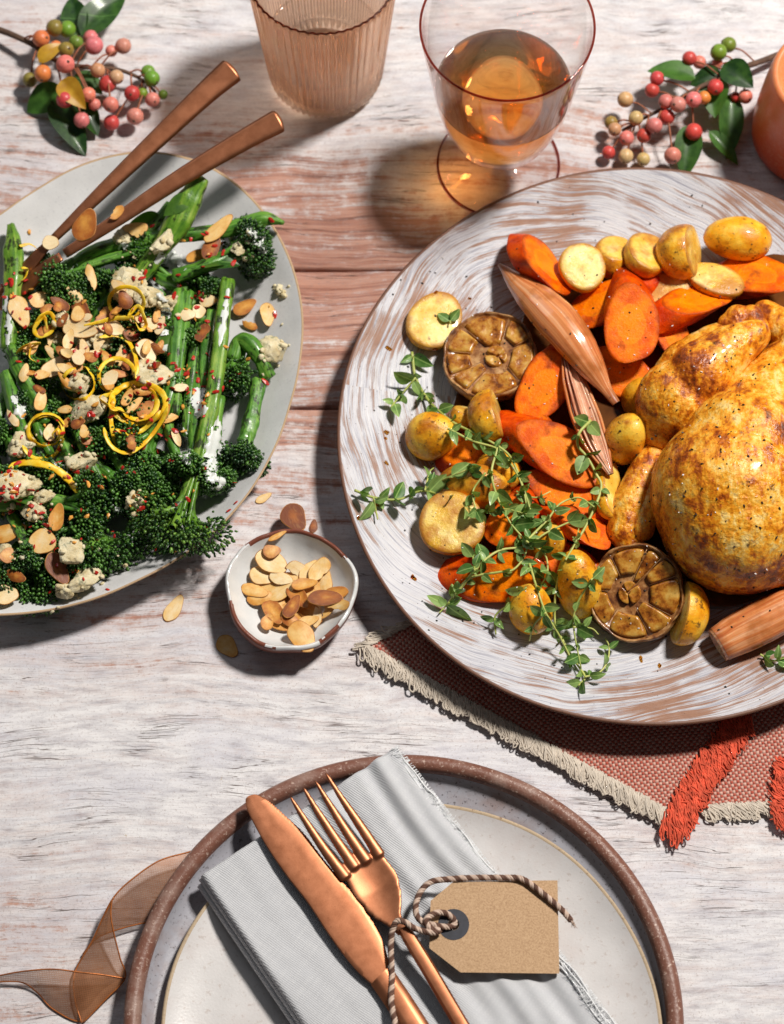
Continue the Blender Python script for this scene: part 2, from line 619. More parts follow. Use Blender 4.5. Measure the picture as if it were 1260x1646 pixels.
def m_carrot(face):
    m = Mat('roast_carrot_cut' if face else 'roast_carrot_side')
    c = m.co(1., True)
    n = m.noise(c, 1.1, 5., .6)
    f = m.noise(c, 9., 4., .65)
    if face:
        col = m.ramp(n, [(.38, (.68, .085, .0005)), (.5, (.84, .145, .0006)), (.62, (.92, .21, .001))])
        col = m.mix(m.ramp(f, [(.54, 0.), (.70, .35)]), col, (.92, .26, .004))
    else:
        col = m.ramp(n, [(.38, (.44, .030, .001)), (.5, (.64, .058, .001)), (.62, (.76, .10, .002))])
    if face:
        rad = m.math('ADD', m.sep(m.N('TexCoord').outputs['UV'])[0], m.math('MULTIPLY', m.math('SUBTRACT', m.noise(c, 1.4, 4., .6), .5), .35))
        col = m.mix(m.ramp(rad, [(.40, .35), (.47, .55), (.53, 0.)]), col, (.94, .31, .004))
        col = m.mix(m.ramp(rad, [(.84, 0.), (.97, .7), (1.06, .9)]), col, (.34, .035, .002))
    br = m.noise(c, .75, 5., .66)
    col = m.mix(m.ramp(br, [(.54, 0.), (.68, .75)]), col, (.20, .028, .006))
    sp = m.vor(c, 5.5)
    col = m.mix(m.ramp(sp, [(.05, .9), (.10, 0.)]), col, (.05, .018, .01))
    ro = m.ramp(m.noise(c, 3.0, 5., .65), [(.42, .27), (.58, .50)])
    h = m.math('ADD', m.math('MULTIPLY', f, .9), n)
    return m.done(m.P(col, ro, m.bump(h, .6, .07), sss=.04, sssr=(1., .2, .03), ssss=.15, coat=m.ramp(m.noise(c, 1.5, 5., .6), [(.53, 0.), (.60, .40)]), coatr=.09, spec=.13))

def m_potato(face):
    m = Mat('roast_potato_cut' if face else 'roast_potato_skin')
    c = m.co(1., True)
    n = m.noise(c, .9, 5., .6)
    r = m.math('ADD', m.sep(m.objcol())[0], m.math('MULTIPLY', m.rand(), .2))
    if face:
        col = m.ramp(n, [(.38, (.76, .43, .045)), (.5, (.84, .57, .11)), (.62, (.88, .69, .25))])
        amt = m.math('ADD', m.noise(c, .8, 6., .66), m.math('MULTIPLY', m.math('SUBTRACT', r, .5), .30))
        col = m.mix(m.ramp(amt, [(.50, 0.), (.66, .8)]), col, (.46, .16, .012))
        rad = m.math('ADD', m.sep(m.N('TexCoord').outputs['UV'])[0], m.math('MULTIPLY', m.math('SUBTRACT', m.noise(c, 1.8, 5., .65), .5), .5))
        col = m.mix(m.ramp(rad, [(.84, 0.), (1.0, .8)]), col, (.40, .13, .010))
        col = m.mix(m.ramp(m.noise(c, 2.2, 5., .7), [(.62, 0.), (.70, .8)]), col, (.16, .040, .006))
    else:
        col = m.ramp(n, [(.38, (.72, .25, .006)), (.5, (.88, .41, .016)), (.62, (.92, .56, .06))])
        amt = m.math('ADD', m.noise(c, .7, 6., .62), m.math('MULTIPLY', m.math('SUBTRACT', r, .5), .30))
        col = m.mix(m.ramp(amt, [(.51, 0.), (.66, .85)]), col, (.36, .10, .008))
        col = m.mix(m.ramp(m.noise(c, 3.2, 5., .72), [(.57, 0.), (.66, .9)]), col, (.09, .025, .006))
    sp = m.vor(c, 4.8)
    col = m.mix(m.ramp(sp, [(.045, .9), (.085, 0.)]), col, (.06, .025, .012))
    ro = m.ramp(m.noise(c, 1.6, 4.), [(.38, .18), (.62, .46)])
    h = m.math('ADD', m.math('MULTIPLY', m.noise(c, 7., 6., .7), .7), m.math('MULTIPLY', m.noise(c, 1.6, 5., .6), 1.6))
    return m.done(m.P(col, ro, m.bump(h, .45, .09), sss=.08, sssr=(1., .5, .1), ssss=.2, coat=m.ramp(m.noise(c, 1.5, 5., .6), [(.50, 0.), (.60, .5)]), coatr=.07))

_cb = P(1200, 760, 1.0)
BURNS = [(P(x_, y_, z_) - _cb, r_, a_) for x_, y_, z_, r_, a_ in ((1112, 606, 5.2, 1.7, .09), (1060, 628, 4.2, 1.3, .06), (1180, 560, 5.0, 1.2, .05), (1075, 800, 4.0, 1.5, .05), (1150, 900, 3.5, 3.0, .055), (1235, 905, 3.5, 2.5, .05), (1010, 850, 3., 1.4, .06), (1190, 515, 4.5, .8, .06), (1250, 690, 7., 1.2, .03), (1090, 700, 4., 1.0, .05))]
def m_chicken():
    m = Mat('roast_chicken_skin')
    c = m.co()
    big = m.noise(c, .50, 8., .66, .3)
    med = m.noise(c, 1.7, 8., .70, .5)
    strk = m.noise(m.N('VectorRotate', {'Vector': m.co((1.7, .6, 1.2)), 'Angle': .5}, rotation_type='Z_AXIS').outputs[0], 1.6, 7., .66, .4)
    k = m.math('ADD', m.math('MULTIPLY', big, .42), m.math('ADD', m.math('MULTIPLY', med, .30), m.math('MULTIPLY', strk, .36)))
    k = m.math('SUBTRACT', k, .066)
    # where the oven caught it
    for pos, rad, amt in BURNS:
        dv = m.N('VectorMath', {0: c, 1: tuple(pos)}, operation='DISTANCE').outputs['Value']
        k = m.math('ADD', k, m.math('MULTIPLY', m.ramp(m.math('DIVIDE', dv, rad * 2.), [(.12, 1.), (.5, 0.)], 'EASE'), amt))
    col = m.ramp(k, [(.395, (.90, .64, .22)), (.44, (.90, .47, .055)), (.48, (.82, .32, .014)), (.52, (.56, .150, .006)), (.56, (.28, .050, .003)), (.62, (.07, .014, .003))])
    # browner towards the flanks and low down where the fat pooled
    mot = m.noise(c, 5.0, 4., .7)
    col = m.mix(m.ramp(mot, [(.55, 0.), (.66, .6)]), col, (.36, .085, .006))
    char = m.noise(c, 1.5, 5., .7, .3)
    col = m.mix(m.ramp(char, [(.60, 0.), (.70, .9)]), col, (.05, .014, .006))
    sp = m.vor(c, 3.0)
    col = m.mix(m.ramp(sp, [(.05, .95), (.085, 0.)]), col, (.04, .02, .012))
    ro = m.ramp(m.noise(c, 1.8, 5.), [(.40, .20), (.60, .48)])
    h = m.math('ADD', m.math('MULTIPLY', m.noise(c, 3.0, 5., .62), 1.), m.math('MULTIPLY', m.vor(c, 7., 'SMOOTH_F1'), .35))
    h = m.math('ADD', h, m.math('MULTIPLY', m.noise(m.co((1., 1.6, 1.)), 1.3, 5., .6, .8), 1.0))
    return m.done(m.P(col, ro, m.bump(h, .6, .12), sss=.10, sssr=(1., .45, .15), ssss=.3, coat=m.ramp(m.noise(c, 1.4, 5.), [(.47, .05), (.58, .6)]), coatr=.09))

def m_garlic(clove):
    m = Mat('roast_garlic_clove' if clove else 'garlic_skin')
    c = m.co(1., True)
    n = m.noise(c, 1.6, 5., .65)
    if clove:
        col = m.ramp(n, [(.36, (.14, .035, .004)), (.45, (.36, .12, .012)), (.54, (.50, .23, .030)), (.66, (.60, .36, .08))])
        col = m.mix(m.ramp(m.noise(c, 3.5, 4.), [(.60, 0.), (.74, .6)]), col, (.10, .03, .01))
        return m.done(m.P(col, m.ramp(n, [(.3, .2), (.7, .38)]), m.bump(m.noise(c, 7., 4., .65), .4, .05), coat=.4, coatr=.15, sss=.1, sssr=(1., .5, .2), ssss=.2))
    col = m.ramp(n, [(.38, (.10, .030, .010)), (.5, (.29, .12, .035)), (.62, (.50, .29, .12))])
    return m.done(m.P(col, .42, m.bump(m.noise(c, 5., 5.), .4, .04), coat=.2))

def m_shallot(inner):
    m = Mat('shallot_layer' if inner else 'shallot_skin')
    at = m.N('Attribute', attribute_name='UVMap').outputs['Vector']
    tc = m.N('TexCoord').outputs['UV']
    u, v, _ = m.sep(tc)
    st = m.noise(m.comb(m.math('MULTIPLY', u, 1.3), m.math('MULTIPLY', v, 13.), 0.), 1., 3., .5)
    ln = m.noise(m.comb(m.math('MULTIPLY', u, 1.0), m.math('MULTIPLY', v, 40.), 7.), 1., 2., .5)
    c = m.co(1., True)
    n = m.noise(c, .9, 4.)
    if inner:
        col = m.ramp(st, [(.36, (.52, .19, .11)), (.5, (.70, .38, .24)), (.64, (.80, .58, .42))])
    else:
        col = m.ramp(st, [(.34, (.50, .13, .035)), (.5, (.66, .25, .085)), (.66, (.78, .42, .22))])
        col = m.mix(m.ramp(ln, [(.52, 0.), (.62, .30)]), col, (.40, .075, .035))
        e_ = m.math('ABSOLUTE', m.math('SUBTRACT', u, .5))
        col = m.mix(m.ramp(m.math('ADD', e_, m.math('MULTIPLY', n, .25)), [(.46, 0.), (.62, .8)]), col, (.17, .035, .012))
    col = m.mix(m.ramp(n, [(.48, 0.), (.64, .6)]), col, (.34, .095, .015))
    return m.done(m.P(col, .22, m.bump(ln, .18, .02), coat=.6, coatr=.06, sss=.3, sssr=(1., .4, .25), ssss=.2))

def m_green(name, lo, hi, rough=.4, scale=2., dark=None, coat=0., bump=.25, tone=False):
    m = Mat(name)
    c = m.co(1., True)
    n = m.noise(c, scale, 4., .6)
    r = m.rand()
    k = m.math('ADD', n, m.math('MULTIPLY', m.math('SUBTRACT', r, .5), .25))
    if tone: k = m.math('ADD', k, m.N('Attribute', attribute_name='tone').outputs['Fac'])
    col = m.ramp(k, [(.3, lo), (.7, hi)] + ([(1., tuple(q * 1.8 + .01 for q in hi))] if tone else []))
    if dark:
        col = m.mix(m.ramp(m.noise(c, scale * .7, 5., .7), [(.58, 0.), (.68, .9)]), col, dark)
    return m.done(m.P(col, rough, m.bump(m.noise(c, scale * 5, 3.), bump, .03), coat=coat, coatr=.15, sss=.06, sssr=(.3, .8, .2), ssss=.1))

def m_stalk(name, lo, mid, hi):
    """fibrous green stalk, streaked along its length and charred in places"""
    m = Mat(name)
    u, v, _ = m.sep(m.N('TexCoord').outputs['UV'])
    c = m.co(1., True)
    rv = m.math('ADD', m.math('MULTIPLY', v, 16.), m.math('MULTIPLY', m.rand(), 40.))
    st = m.noise(m.comb(m.math('MULTIPLY', u, 3.), rv, 0.), 1., 5., .6)
    n = m.noise(c, .9, 5., .6)
    k = m.math('ADD', m.math('MULTIPLY', st, .6), m.math('MULTIPLY', n, .4))
    col = m.ramp(k, [(.36, lo), (.50, mid), (.64, hi)])
    ch = m.math('ADD', m.math('MULTIPLY', m.noise(c, 1.1, 6., .7), .6), m.math('MULTIPLY', m.noise(m.comb(m.math('MULTIPLY', u, 9.), rv, 4.), 1., 4., .6), .4))
    col = m.mix(m.ramp(ch, [(.525, 0.), (.575, .9)]), col, (.010, .012, .005))
    return m.done(m.P(col, m.ramp(n, [(.4, .32), (.6, .50)]), m.bump(m.math('ADD', st, m.noise(c, 8., 4.)), .5, .03), coat=m.ramp(m.noise(c, 2.4, 4.), [(.52, .0), (.64, .35)]), coatr=.14, sss=.06, sssr=(.3, .8, .2), ssss=.1))

def m_almond():
    m = Mat('toasted_almond')
    c = m.co(1., True)
    tone = m.sep(m.objcol())[0]
    x, y, z = m.sep(m.co())
    n = m.noise(c, 2.2, 4., .6)
    rad = m.math('SQRT', m.math('ADD', m.math('MULTIPLY', m.math('MULTIPLY', x, x), 2.0), m.math('MULTIPLY', m.math('MULTIPLY', y, y), 4.2)))
    k = m.math('ADD', m.math('MULTIPLY', tone, .95), m.math('MULTIPLY', m.math('SUBTRACT', n, .5), .55))
    k = m.math('ADD', k, m.math('MULTIPLY', m.math('SUBTRACT', rad, .55), m.math('MULTIPLY', tone, .45)))
    col = m.ramp(k, [(.05, (.82, .66, .40)), (.27, (.78, .50, .18)), (.44, (.66, .31, .055)), (.64, (.40, .12, .018)), (.88, (.19, .048, .014))])
    lines = m.noise(m.comb(m.math('MULTIPLY', x, 3.), m.math('MULTIPLY', y, 16.), m.rand()), 1., 2.)
    col = m.mix(m.ramp(lines, [(.55, 0.), (.7, .22)]), col, (.50, .28, .10))
    return m.done(m.P(col, .48, m.bump(m.math('ADD', m.noise(c, 6., 4.), lines), .35, .02), sss=.1, sssr=(1., .7, .4), ssss=.1))

def m_cheese():
    m = Mat('crumbly_blue_cheese')
    c = m.co(1., True)
    n = m.noise(c, 1.5, 5., .65)
    col = m.ramp(n, [(.35, (.62, .50, .27)), (.6, (.78, .70, .48))])
    col = m.mix(m.ramp(m.noise(c, 2.6, 6., .75), [(.555, 0.), (.63, .80)]), col, (.20, .23, .14))
    col = m.mix(m.ramp(m.noise(c, 1.1, 4.), [(.60, 0.), (.72, .5)]), col, (.66, .46, .16))
    return m.done(m.P(col, .55, m.bump(m.noise(c, 8., 6., .75), .8, .06), sss=.15, sssr=(1., .8, .5), ssss=.12))

def m_zest():
    m = Mat('lemon_zest')
    c = m.co(1., True)
    n = m.noise(c, 2., 3.)
    col = m.ramp(n, [(.3, (.74, .32, .006)), (.48, (.88, .54, .012)), (.64, (.92, .68, .08))])
    return m.done(m.P(col, .4, m.bump(m.vor(c, 9., 'SMOOTH_F1'), .25, .02), sss=.15, sssr=(1., .7, .1), ssss=.1))

def m_ribbon():
    m = Mat('sheer_organza')
    c = m.co()
    x, y, z = m.sep(m.N('VectorRotate', {'Vector': c, 'Angle': .9}, rotation_type='Z_AXIS').outputs[0])
    wv = m.math('MULTIPLY', m.math('SINE', m.math('MULTIPLY', x, 62.)), m.math('SINE', m.math('MULTIPLY', y, 62.)))
    f = m.N('MapRange', {'Value': wv, 'From Min': -.8, 'From Max': .8, 'To Min': .48, 'To Max': .78}).outputs[0]
    s = m.P(m.ramp(m.noise(c, .8, 3.), [(.3, (.26, .10, .04)), (.7, (.46, .21, .10))]), .35, metal=.25)
    t = m.N('BsdfTransparent', {0: (.97, .92, .88)}).outputs[0]
    return m.done(m.N('MixShader', {0: f, 1: t, 2: s}).outputs[0])

def m_leaf(name, a, b, rough=.4, coat=.1):
    m = Mat(name)
    c = m.co(1., True)
    x, y, z = m.sep(m.co())
    n = m.noise(c, 2., 4.)
    r = m.rand()
    k = m.math('ADD', n, m.math('MULTIPLY', m.math('SUBTRACT', r, .5), .45))
    col = m.ramp(k, [(.25, a), (.75, b)])
    vein = m.math('ABSOLUTE', y)
    col = m.mix(m.ramp(vein, [(.012, .45), (.035, 0.)]), col, tuple(min(1, q * 1.9 + .04) for q in b))
    d = m.P(col, rough, m.bump(n, .3, .03), coat=coat)
    tr = m.N('BsdfTranslucent', {0: m.mix(1., col, (1.3, 1.4, .5), 'MULTIPLY')}).outputs[0]
    return m.done(m.N('MixShader', {0: .22, 1: d, 2: tr}).outputs[0])

WOOD = m_wood()
BRUSHED = m_brushed_plate()
GREYGLAZE = m_speckle('grey_white_matte_glaze', (.68, .68, .69), (.42, .42, .44), .5, .42, 7.)
EDGE = m_speckle('bare_buff_clay', (.50, .34, .20), (.26, .15, .08), .7, .6, 8.)
BROWNCLAY = m_speckle('speckled_brown_stoneware', (.21, .090, .062), (.58, .43, .36), .95, .42, 6., bump=.7, blotch=(.36, .25, .21))
DARKCLAY = m_speckle('dark_brown_clay_edge', (.17, .075, .045), (.06, .03, .02), .6, .5, 5.)
GREYSPECK = m_speckle('blue_grey_speckled_glaze', (.40, .40, .45), (.08, .065, .07), .9, .32, 6., blotch=(.28, .21, .20))
CREAM = m_speckle('off_white_glaze', (.68, .66, .66), (.42, .34, .30), .5, .34, 4., blotch=(.60, .55, .54))
SANDEDGE = m_speckle('sandy_plate_edge', (.50, .38, .25), (.20, .11, .06), .9, .6, 7., bump=.6)
BOWLIN = m_speckle('glossy_white_glaze', (.74, .75, .75), (.50, .50, .50), .3, .18, 4., coat=.4)
BOWLOUT = m_speckle('red_brown_clay', (.20, .060, .035), (.08, .025, .015), .7, .35, 5., bump=.5)
COPPER = m_copper()
# ------------------------------------------------------------------ the table top: three painted planks
def plank(y0, y1, z=0.0):
    xs = np.linspace(-34, 34, 70)
    pr = [(y0, -2.5), (y0, -.16), (y0 + .05, -.05), (y0 + .14, 0.), ((y0 + y1) / 2, 0.), (y1 - .14, 0.), (y1 - .05, -.05), (y1, -.16), (y1, -2.5)]
    V = np.array([[x, y, zz] for x in xs for y, zz in pr])
    V[:, 1] += np.where((V[:, 1] - y0) < .2, .03 * np.sin(V[:, 0] * .9), 0) + np.where((y1 - V[:, 1]) < .2, .03 * np.sin(V[:, 0] * .7 + 1), 0)
    V[:, 2] += z
    return V, [ringfaces(len(xs), len(pr), True)]
ys = [P(630, q, 0)[1] for q in (433, 655)]
table = thing('table_top', 'whitewashed wooden table top with pinkish brown wood showing through', 'table', (0, 0, -2.5))
table['kind'] = 'structure'
mk('plank', plank(ys[0] + .045, 46), WOOD, table)
mk('plank', plank(ys[1] + .035, ys[0] - .045, -.012), WOOD, table)
mk('plank', plank(-48, ys[1] - .035, 0.006), WOOD, table)
mk('batten', (np.array([[x, y, z] for x in (-34, 34) for y in (-48, 46) for z in (-4., -2.6)], float),
              [np.array([[0, 1, 3, 2], [4, 6, 7, 5], [0, 4, 5, 1], [2, 3, 7, 6], [0, 2, 6, 4], [1, 5, 7, 3]])]), BROWNCLAY, table, smooth=False)

# ------------------------------------------------------------------ big round plate
BC = np.array([11.33, 2.79]); BR = 13.73
def big_plate():
    t = thing('serving_plate', 'large round brown plate with brushed white glaze carrying the roast chicken', 'plate', (BC[0], BC[1], .25))
    def wob(V, a):
        k = 1 + .004 * np.sin(2 * a + .6) + .003 * np.sin(5 * a)
        V = V.copy(); V[..., 0] *= k; V[..., 1] *= k
        return V
    top = [(0.01, .95), (3, .95), (6, .96), (8.5, 1.0), (10, 1.10), (11.2, 1.32), (12.2, 1.62), (13.0, 1.93), (13.45, 2.12), (13.6, 2.18)]
    V, F = lathe(top, 160, (BC[0], BC[1], 0), wob=wob)
    V[:, 2] += .02 * sn(V, 2.2, 5)
    mk('glazed_face', (V, F), BRUSHED, t)
    rim = [(13.6, 2.18), (13.68, 2.20), (13.75, 2.16), (13.74, 2.06), (13.6, 1.92), (12.6, 1.50), (10.8, .95), (9.2, .72), (8.6, .66), (8.4, .32), (8.1, .30), (7.9, .60), (0.01, .62)]
    V, F = lathe(rim, 160, (BC[0], BC[1], 0), wob=wob)
    V[:, 2] += .02 * sn(V, 2.2, 5)
    mk('clay_rim', (V, F), DARKCLAY, t)
    return t
big_plate()

# ------------------------------------------------------------------ oval platter
OC = P(130, 614, 2.2)[:2]
def platter():
    right = [(30, 987), (130, 969), (220, 934), (300, 889), (380, 819), (432, 740), (466, 650), (484, 570), (487, 500), (474, 436), (446, 372), (402, 312), (335, 263), (270, 245), (215, 242), (150, 255), (75, 293), (0, 345)]
    w_ = PL(right, 2.2)[:, :2]
    # the far side mirrors the near one through the centre, a touch fuller
    opp = []
    c = OC
    ang = np.unwrap(np.arctan2(w_[:, 1] - c[1], w_[:, 0] - c[0]))
    r = np.hypot(*(w_ - c).T)
    lo, hi = ang[0], ang[-1]
    th = np.linspace(0, 2 * math.pi, 180, endpoint=False)
    A = np.concatenate([ang, ang[1:-1] + math.pi]); R = np.concatenate([r, r[1:-1] * .985])
    A = np.mod(A, 2 * math.pi)
    keep = np.ones(len(A), bool)
    span = hi - lo
    for i in range(len(ang), len(A)):
        d = (A[i] - lo) % (2 * math.pi)
        if d < span + .12 or d > 2 * math.pi - .12: keep[i] = False
    A, R = A[keep], R[keep]
    o = np.argsort(A); A, R = A[o], R[o]
    Rr = np.interp(th, np.concatenate([A - 2 * math.pi, A, A + 2 * math.pi]), np.tile(R, 3))
    for _ in range(6):
        Rr = (np.roll(Rr, 1) + Rr * 2 + np.roll(Rr, -1)) / 4
    t = thing('oval_platter', 'oval grey white stoneware platter with a thin buff edge holding broccoli', 'platter', (c[0], c[1], 0))
    def surf(pro):
        V = np.array([[c[0] + s * q * math.cos(a), c[1] + s * q * math.sin(a), z] for s, z in pro for a, q in zip(th, Rr)])
        V[:, 2] += .05 * sn(V * np.array([1, 1, 0]), 5., 3) * np.clip((V[:, 2] - .5), 0, 1.5)
        return V, [ringfaces(len(pro), len(th))]
    mk('glazed_face', surf([(.0004, .55), (.35, .55), (.6, .57), (.70, .64), (.78, .85), (.85, 1.2), (.91, 1.6), (.955, 1.92), (.982, 2.12), (.99, 2.17)]), GREYGLAZE, t)
    mk('bare_edge', surf([(.99, 2.17), (.9955, 2.205), (1.0, 2.17), (.998, 2.09)]), EDGE, t)
    mk('underside', surf([(.998, 2.09), (.97, 1.78), (.90, 1.15), (.80, .45), (.72, .12), (.68, .02), (.0004, .03)]), GREYGLAZE, t)
    return t
platter()

# ------------------------------------------------------------------ small pinch bowl
KC = P(467, 955, 1.0)[:2]
def pinch_bowl():
    t = thing('pinch_bowl', 'small handmade bowl, white inside and red brown outside, filled with flaked almonds', 'bowl', (KC[0], KC[1], 0))
    def wob(V, a):
        V = V.copy()
        f = np.clip(np.hypot(V[..., 0], V[..., 1]) / 2.6 - .25, 0, 1)
        k = 1 + f * (.028 * np.sin(3 * a + 1.0) + .018 * np.sin(5 * a + .4) + .008 * np.sin(9 * a))
        V[..., 0] *= k; V[..., 1] *= k
        h = np.clip(V[..., 2] / 1.7, 0, 1) * f
        V[..., 2] += h * (.10 * np.sin(2 * a + .5) + .05 * np.sin(7 * a) + .02 * np.sin(19 * a))
        return V
    cc = (KC[0], KC[1], 0)
    mk('glazed_inside', lathe([(.01, .42), (.8, .44), (1.5, .56), (2.05, .86), (2.42, 1.22), (2.62, 1.52), (2.68, 1.62)], 110, cc, wob=wob), BOWLIN, t)
    mk('clay_outside', lathe([(2.71, 1.69), (2.76, 1.71), (2.84, 1.67), (2.89, 1.55), (2.86, 1.2), (2.62, .75), (2.15, .28), (1.6, .03), (.01, .02)], 110, cc, wob=wob), BOWLOUT, t)
    # where the glaze runs over the rim, front and left, and bare clay elsewhere
    V, F = lathe([(2.66, 1.60), (2.70, 1.675), (2.74, 1.715), (2.79, 1.718), (2.845, 1.68), (2.88, 1.60), (2.875, 1.42)], 110, cc, wob=wob)
    q = F[0]
    cen = V[q].mean(1)
    a = (np.degrees(np.arctan2(cen[:, 1] - KC[1], cen[:, 0] - KC[0])) + 14 * sn(cen, .25, 3)) % 360
    glaz = ((a > 135) & (a < 195)) | ((a > 255) & (a < 300)) | (a > 318) | (a < 30)
    lip = mk('rim', (V, F), [BOWLOUT, BOWLIN], t, mi=glaz.astype(int))
    return t
pinch_bowl()

# ------------------------------------------------------------------ place setting: two plates
DC = np.array([.48, -23.4])
def dinner_plate():
    t = thing('dinner_plate', 'brown speckled dinner plate with a raised rounded rim at the bottom', 'plate', (DC[0], DC[1], 0))
    cc = (DC[0], DC[1], 0)
    V, F = lathe([(.01, .55), (5, .55), (9.0, .57), (10.2, .64), (10.6, .85), (10.76, 1.15)], 160, cc)
    mk('glazed_well', (V, F), GREYSPECK, t)
    V, F = lathe([(10.76, 1.15), (10.80, 1.36), (10.90, 1.50), (11.05, 1.58), (11.22, 1.58), (11.38, 1.50), (11.48, 1.36), (11.48, 1.15), (11.38, .8), (11.1, .4), (10.4, .12), (9, .03), (.01, .03)], 160, cc)
    V[:, 2] += .025 * sn(V, 3., 9)
    mk('clay_rim', (V, F), BROWNCLAY, t)
dinner_plate()
IC = P(661, 1672, 1.3)[:2]
def side_plate():
    t = thing('side_plate', 'off white plate with sandy edge lying inside the brown dinner plate', 'plate', (IC[0], IC[1], .58))
    cc = (IC[0], IC[1], 0)
    def wob(V, a):
        V = V.copy(); k = 1 + .004 * np.sin(3 * a) + .003 * np.sin(7 * a + 1); V[..., 0] *= k; V[..., 1] *= k
        return V
    R = 10.28
    mk('glazed_face', lathe([(.01, .80), (6, .80), (8.2, .84), (9.2, .98), (9.8, 1.16), (R - .16, 1.32)], 160, cc, wob=wob), CREAM, t)
    V, F = lathe([(R - .16, 1.32), (R - .09, 1.36), (R - .02, 1.34), (R, 1.26), (R - .12, 1.15), (9.4, .86), (8.4, .66), (.01, .62)], 160, cc, wob=wob)
    mk('bare_edge', (V, F), SANDEDGE, t)
side_plate()

# ------------------------------------------------------------------ tumbler
AMBER = m_clear('amber_ribbed_glass', (.97, .80, .66), .28, 1.45, thrcol=(.96, .76, .60))
ROSE = m_thin('rose_glass', (.99, .975, .97), (.62, .26, .22))
AMBRIM = m_thin('amber_glass_rim', (.50, .20, .10), (.16, .04, .02), .1)
ROSERIM = m_thin('rose_glass_rim', (.62, .27, .22), (.30, .06, .05))
WATER = m_clear('water', (1., 1., 1.), .7, 1.33)
WINE = m_clear('golden_wine', (1., 1., 1.), .12, 1.34, (.99, .66, .01), 58.)
def tumbler():
    b = P(524, 120, 0)
    c = (b[0], b[1], 0)
    t = thing('ribbed_tumbler', 'amber ribbed glass tumbler with water beside the copper servers', 'glass', c)
    n = 54
    seg = n * 8
    def wob(V, a):
        V = V.copy()
        k = 1 + .03 * np.cos(n * a)
        V[..., 0] *= k; V[..., 1] *= k
        return V
    H = 8.6
    outer = [(.01, 0.02), (2.2, 0.02), (2.46, .10), (2.60, .30), (2.68, .6)] + [(2.68 + .72 * q, .6 + (H - .6) * q) for q in np.linspace(.08, .97, 12)] + [(3.41, H - .06), (3.40, H)]
    Vo, Fo = lathe(outer, seg, c, wob=lambda V, a: np.where((np.arange(V.shape[0])[:, None, None] > 2), wob(V, a), V))
    inner = [(3.36, H + .02), (3.31, H - .05)] + [(2.50 + .72 * q, .9 + (H - .9) * q) for q in np.linspace(.97, .06, 12)] + [(2.44, .82), (2.25, .62), (.01, .58)]
    Vi, Fi = lathe(inner, seg, c)
    V, F = join([(Vo, Fo), (Vi, Fi)])
    k = len(outer) * seg
    j = np.arange(seg); j2 = (j + 1) % seg
    F.append(np.stack([k - seg + j, k - seg + j2, k + j2, k + j], -1))
    mk('glass_wall', (V, F), AMBER, t)
    a = np.linspace(0, 2 * math.pi, 9)
    V, F = lathe([(3.385 + .05 * math.cos(q), H + .01 + .05 * math.sin(q)) for q in a], seg, c, wob=lambda V, a: V * (1 + .008 * np.cos(n * a)[None, :, None] * np.array([1, 1, 0])))
    mk('rim', (V, F), AMBRIM, t)
    zl = 3.2
    ri = lambda z: 2.50 + .72 * (z - .9) / (H - .9) + .012
    mk('water', lathe([(.01, .57), (2.26, .61), (2.45, .81)] + [(ri(z), z) for z in np.linspace(.95, zl, 8)] + [(ri(zl) - .02, zl - .03), (2.5, zl - .05), (.01, zl - .05)], 120, c), WATER, t)
tumbler()

def wine_glass():
    b = P(801, 264, 0)
    c = (b[0], b[1], 0)
    t = thing('wine_glass', 'rose tinted stemmed glass half full of golden wine', 'glass', c)
    # radii found from the outline of the bowl at each height
    H = 11.6
    pin = [(.02, 2.15), (.9, 2.35), (1.6, 2.8), (2.2, 3.55), (2.60, 4.5), (2.86, 5.5), (3.04, 6.5), (3.26, 8.0), (3.50, 9.6), (3.76, H - .04)]
    pin = crom(np.array(pin), 5)
    T = .075
    foot = [(.01, .02), (2.78, .02), (2.86, .05), (2.88, .085), (2.84, .12), (2.4, .14), (1.4, .20), (.75, .34), (.50, .62), (.42, 1.0), (.42, 1.35), (.50, 1.65), (.75, 1.92), (1.15, 2.12), (1.72, 2.58), (2.29, 3.35)]
    outer = [tuple(q) for q in crom(np.array(foot[2:]), 3)]
    outer = [tuple(q) for q in foot[:2]] + outer + [(r + T, z - .04) for r, z in pin if z > 3.65] + [(3.80, H + .01)]
    inner = [tuple(q) for q in pin[::-1]]
    V, F = lathe(outer + [(3.795, H + .02)] + inner, 128, c)
    mk('glass_body', (V, F), ROSE, t)
    def hoop(r, z, w_):
        a = np.linspace(0, 2 * math.pi, 13)[:-1]
        return lathe([(r + w_ * math.cos(q), z + w_ * math.sin(q)) for q in list(a) + [0]], 128, c)
    mk('rim', hoop(3.80, H + .02, .055), ROSERIM, t)
    mk('foot_edge', hoop(2.87, .085, .05), ROSERIM, t)
    zl = 6.75
    liq = [(r + .012, z - .006) for r, z in pin if z < zl - .05]
    rr = np.interp(zl, pin[:, 1], pin[:, 0]) + .012
    liq = [(.01, 2.145)] + liq[1:] + [(rr, zl), (rr - .04, zl - .035), (rr - .15, zl - .05), (.01, zl - .05)]
    mk('wine', lathe(liq, 128, c), WINE, t)
wine_glass()

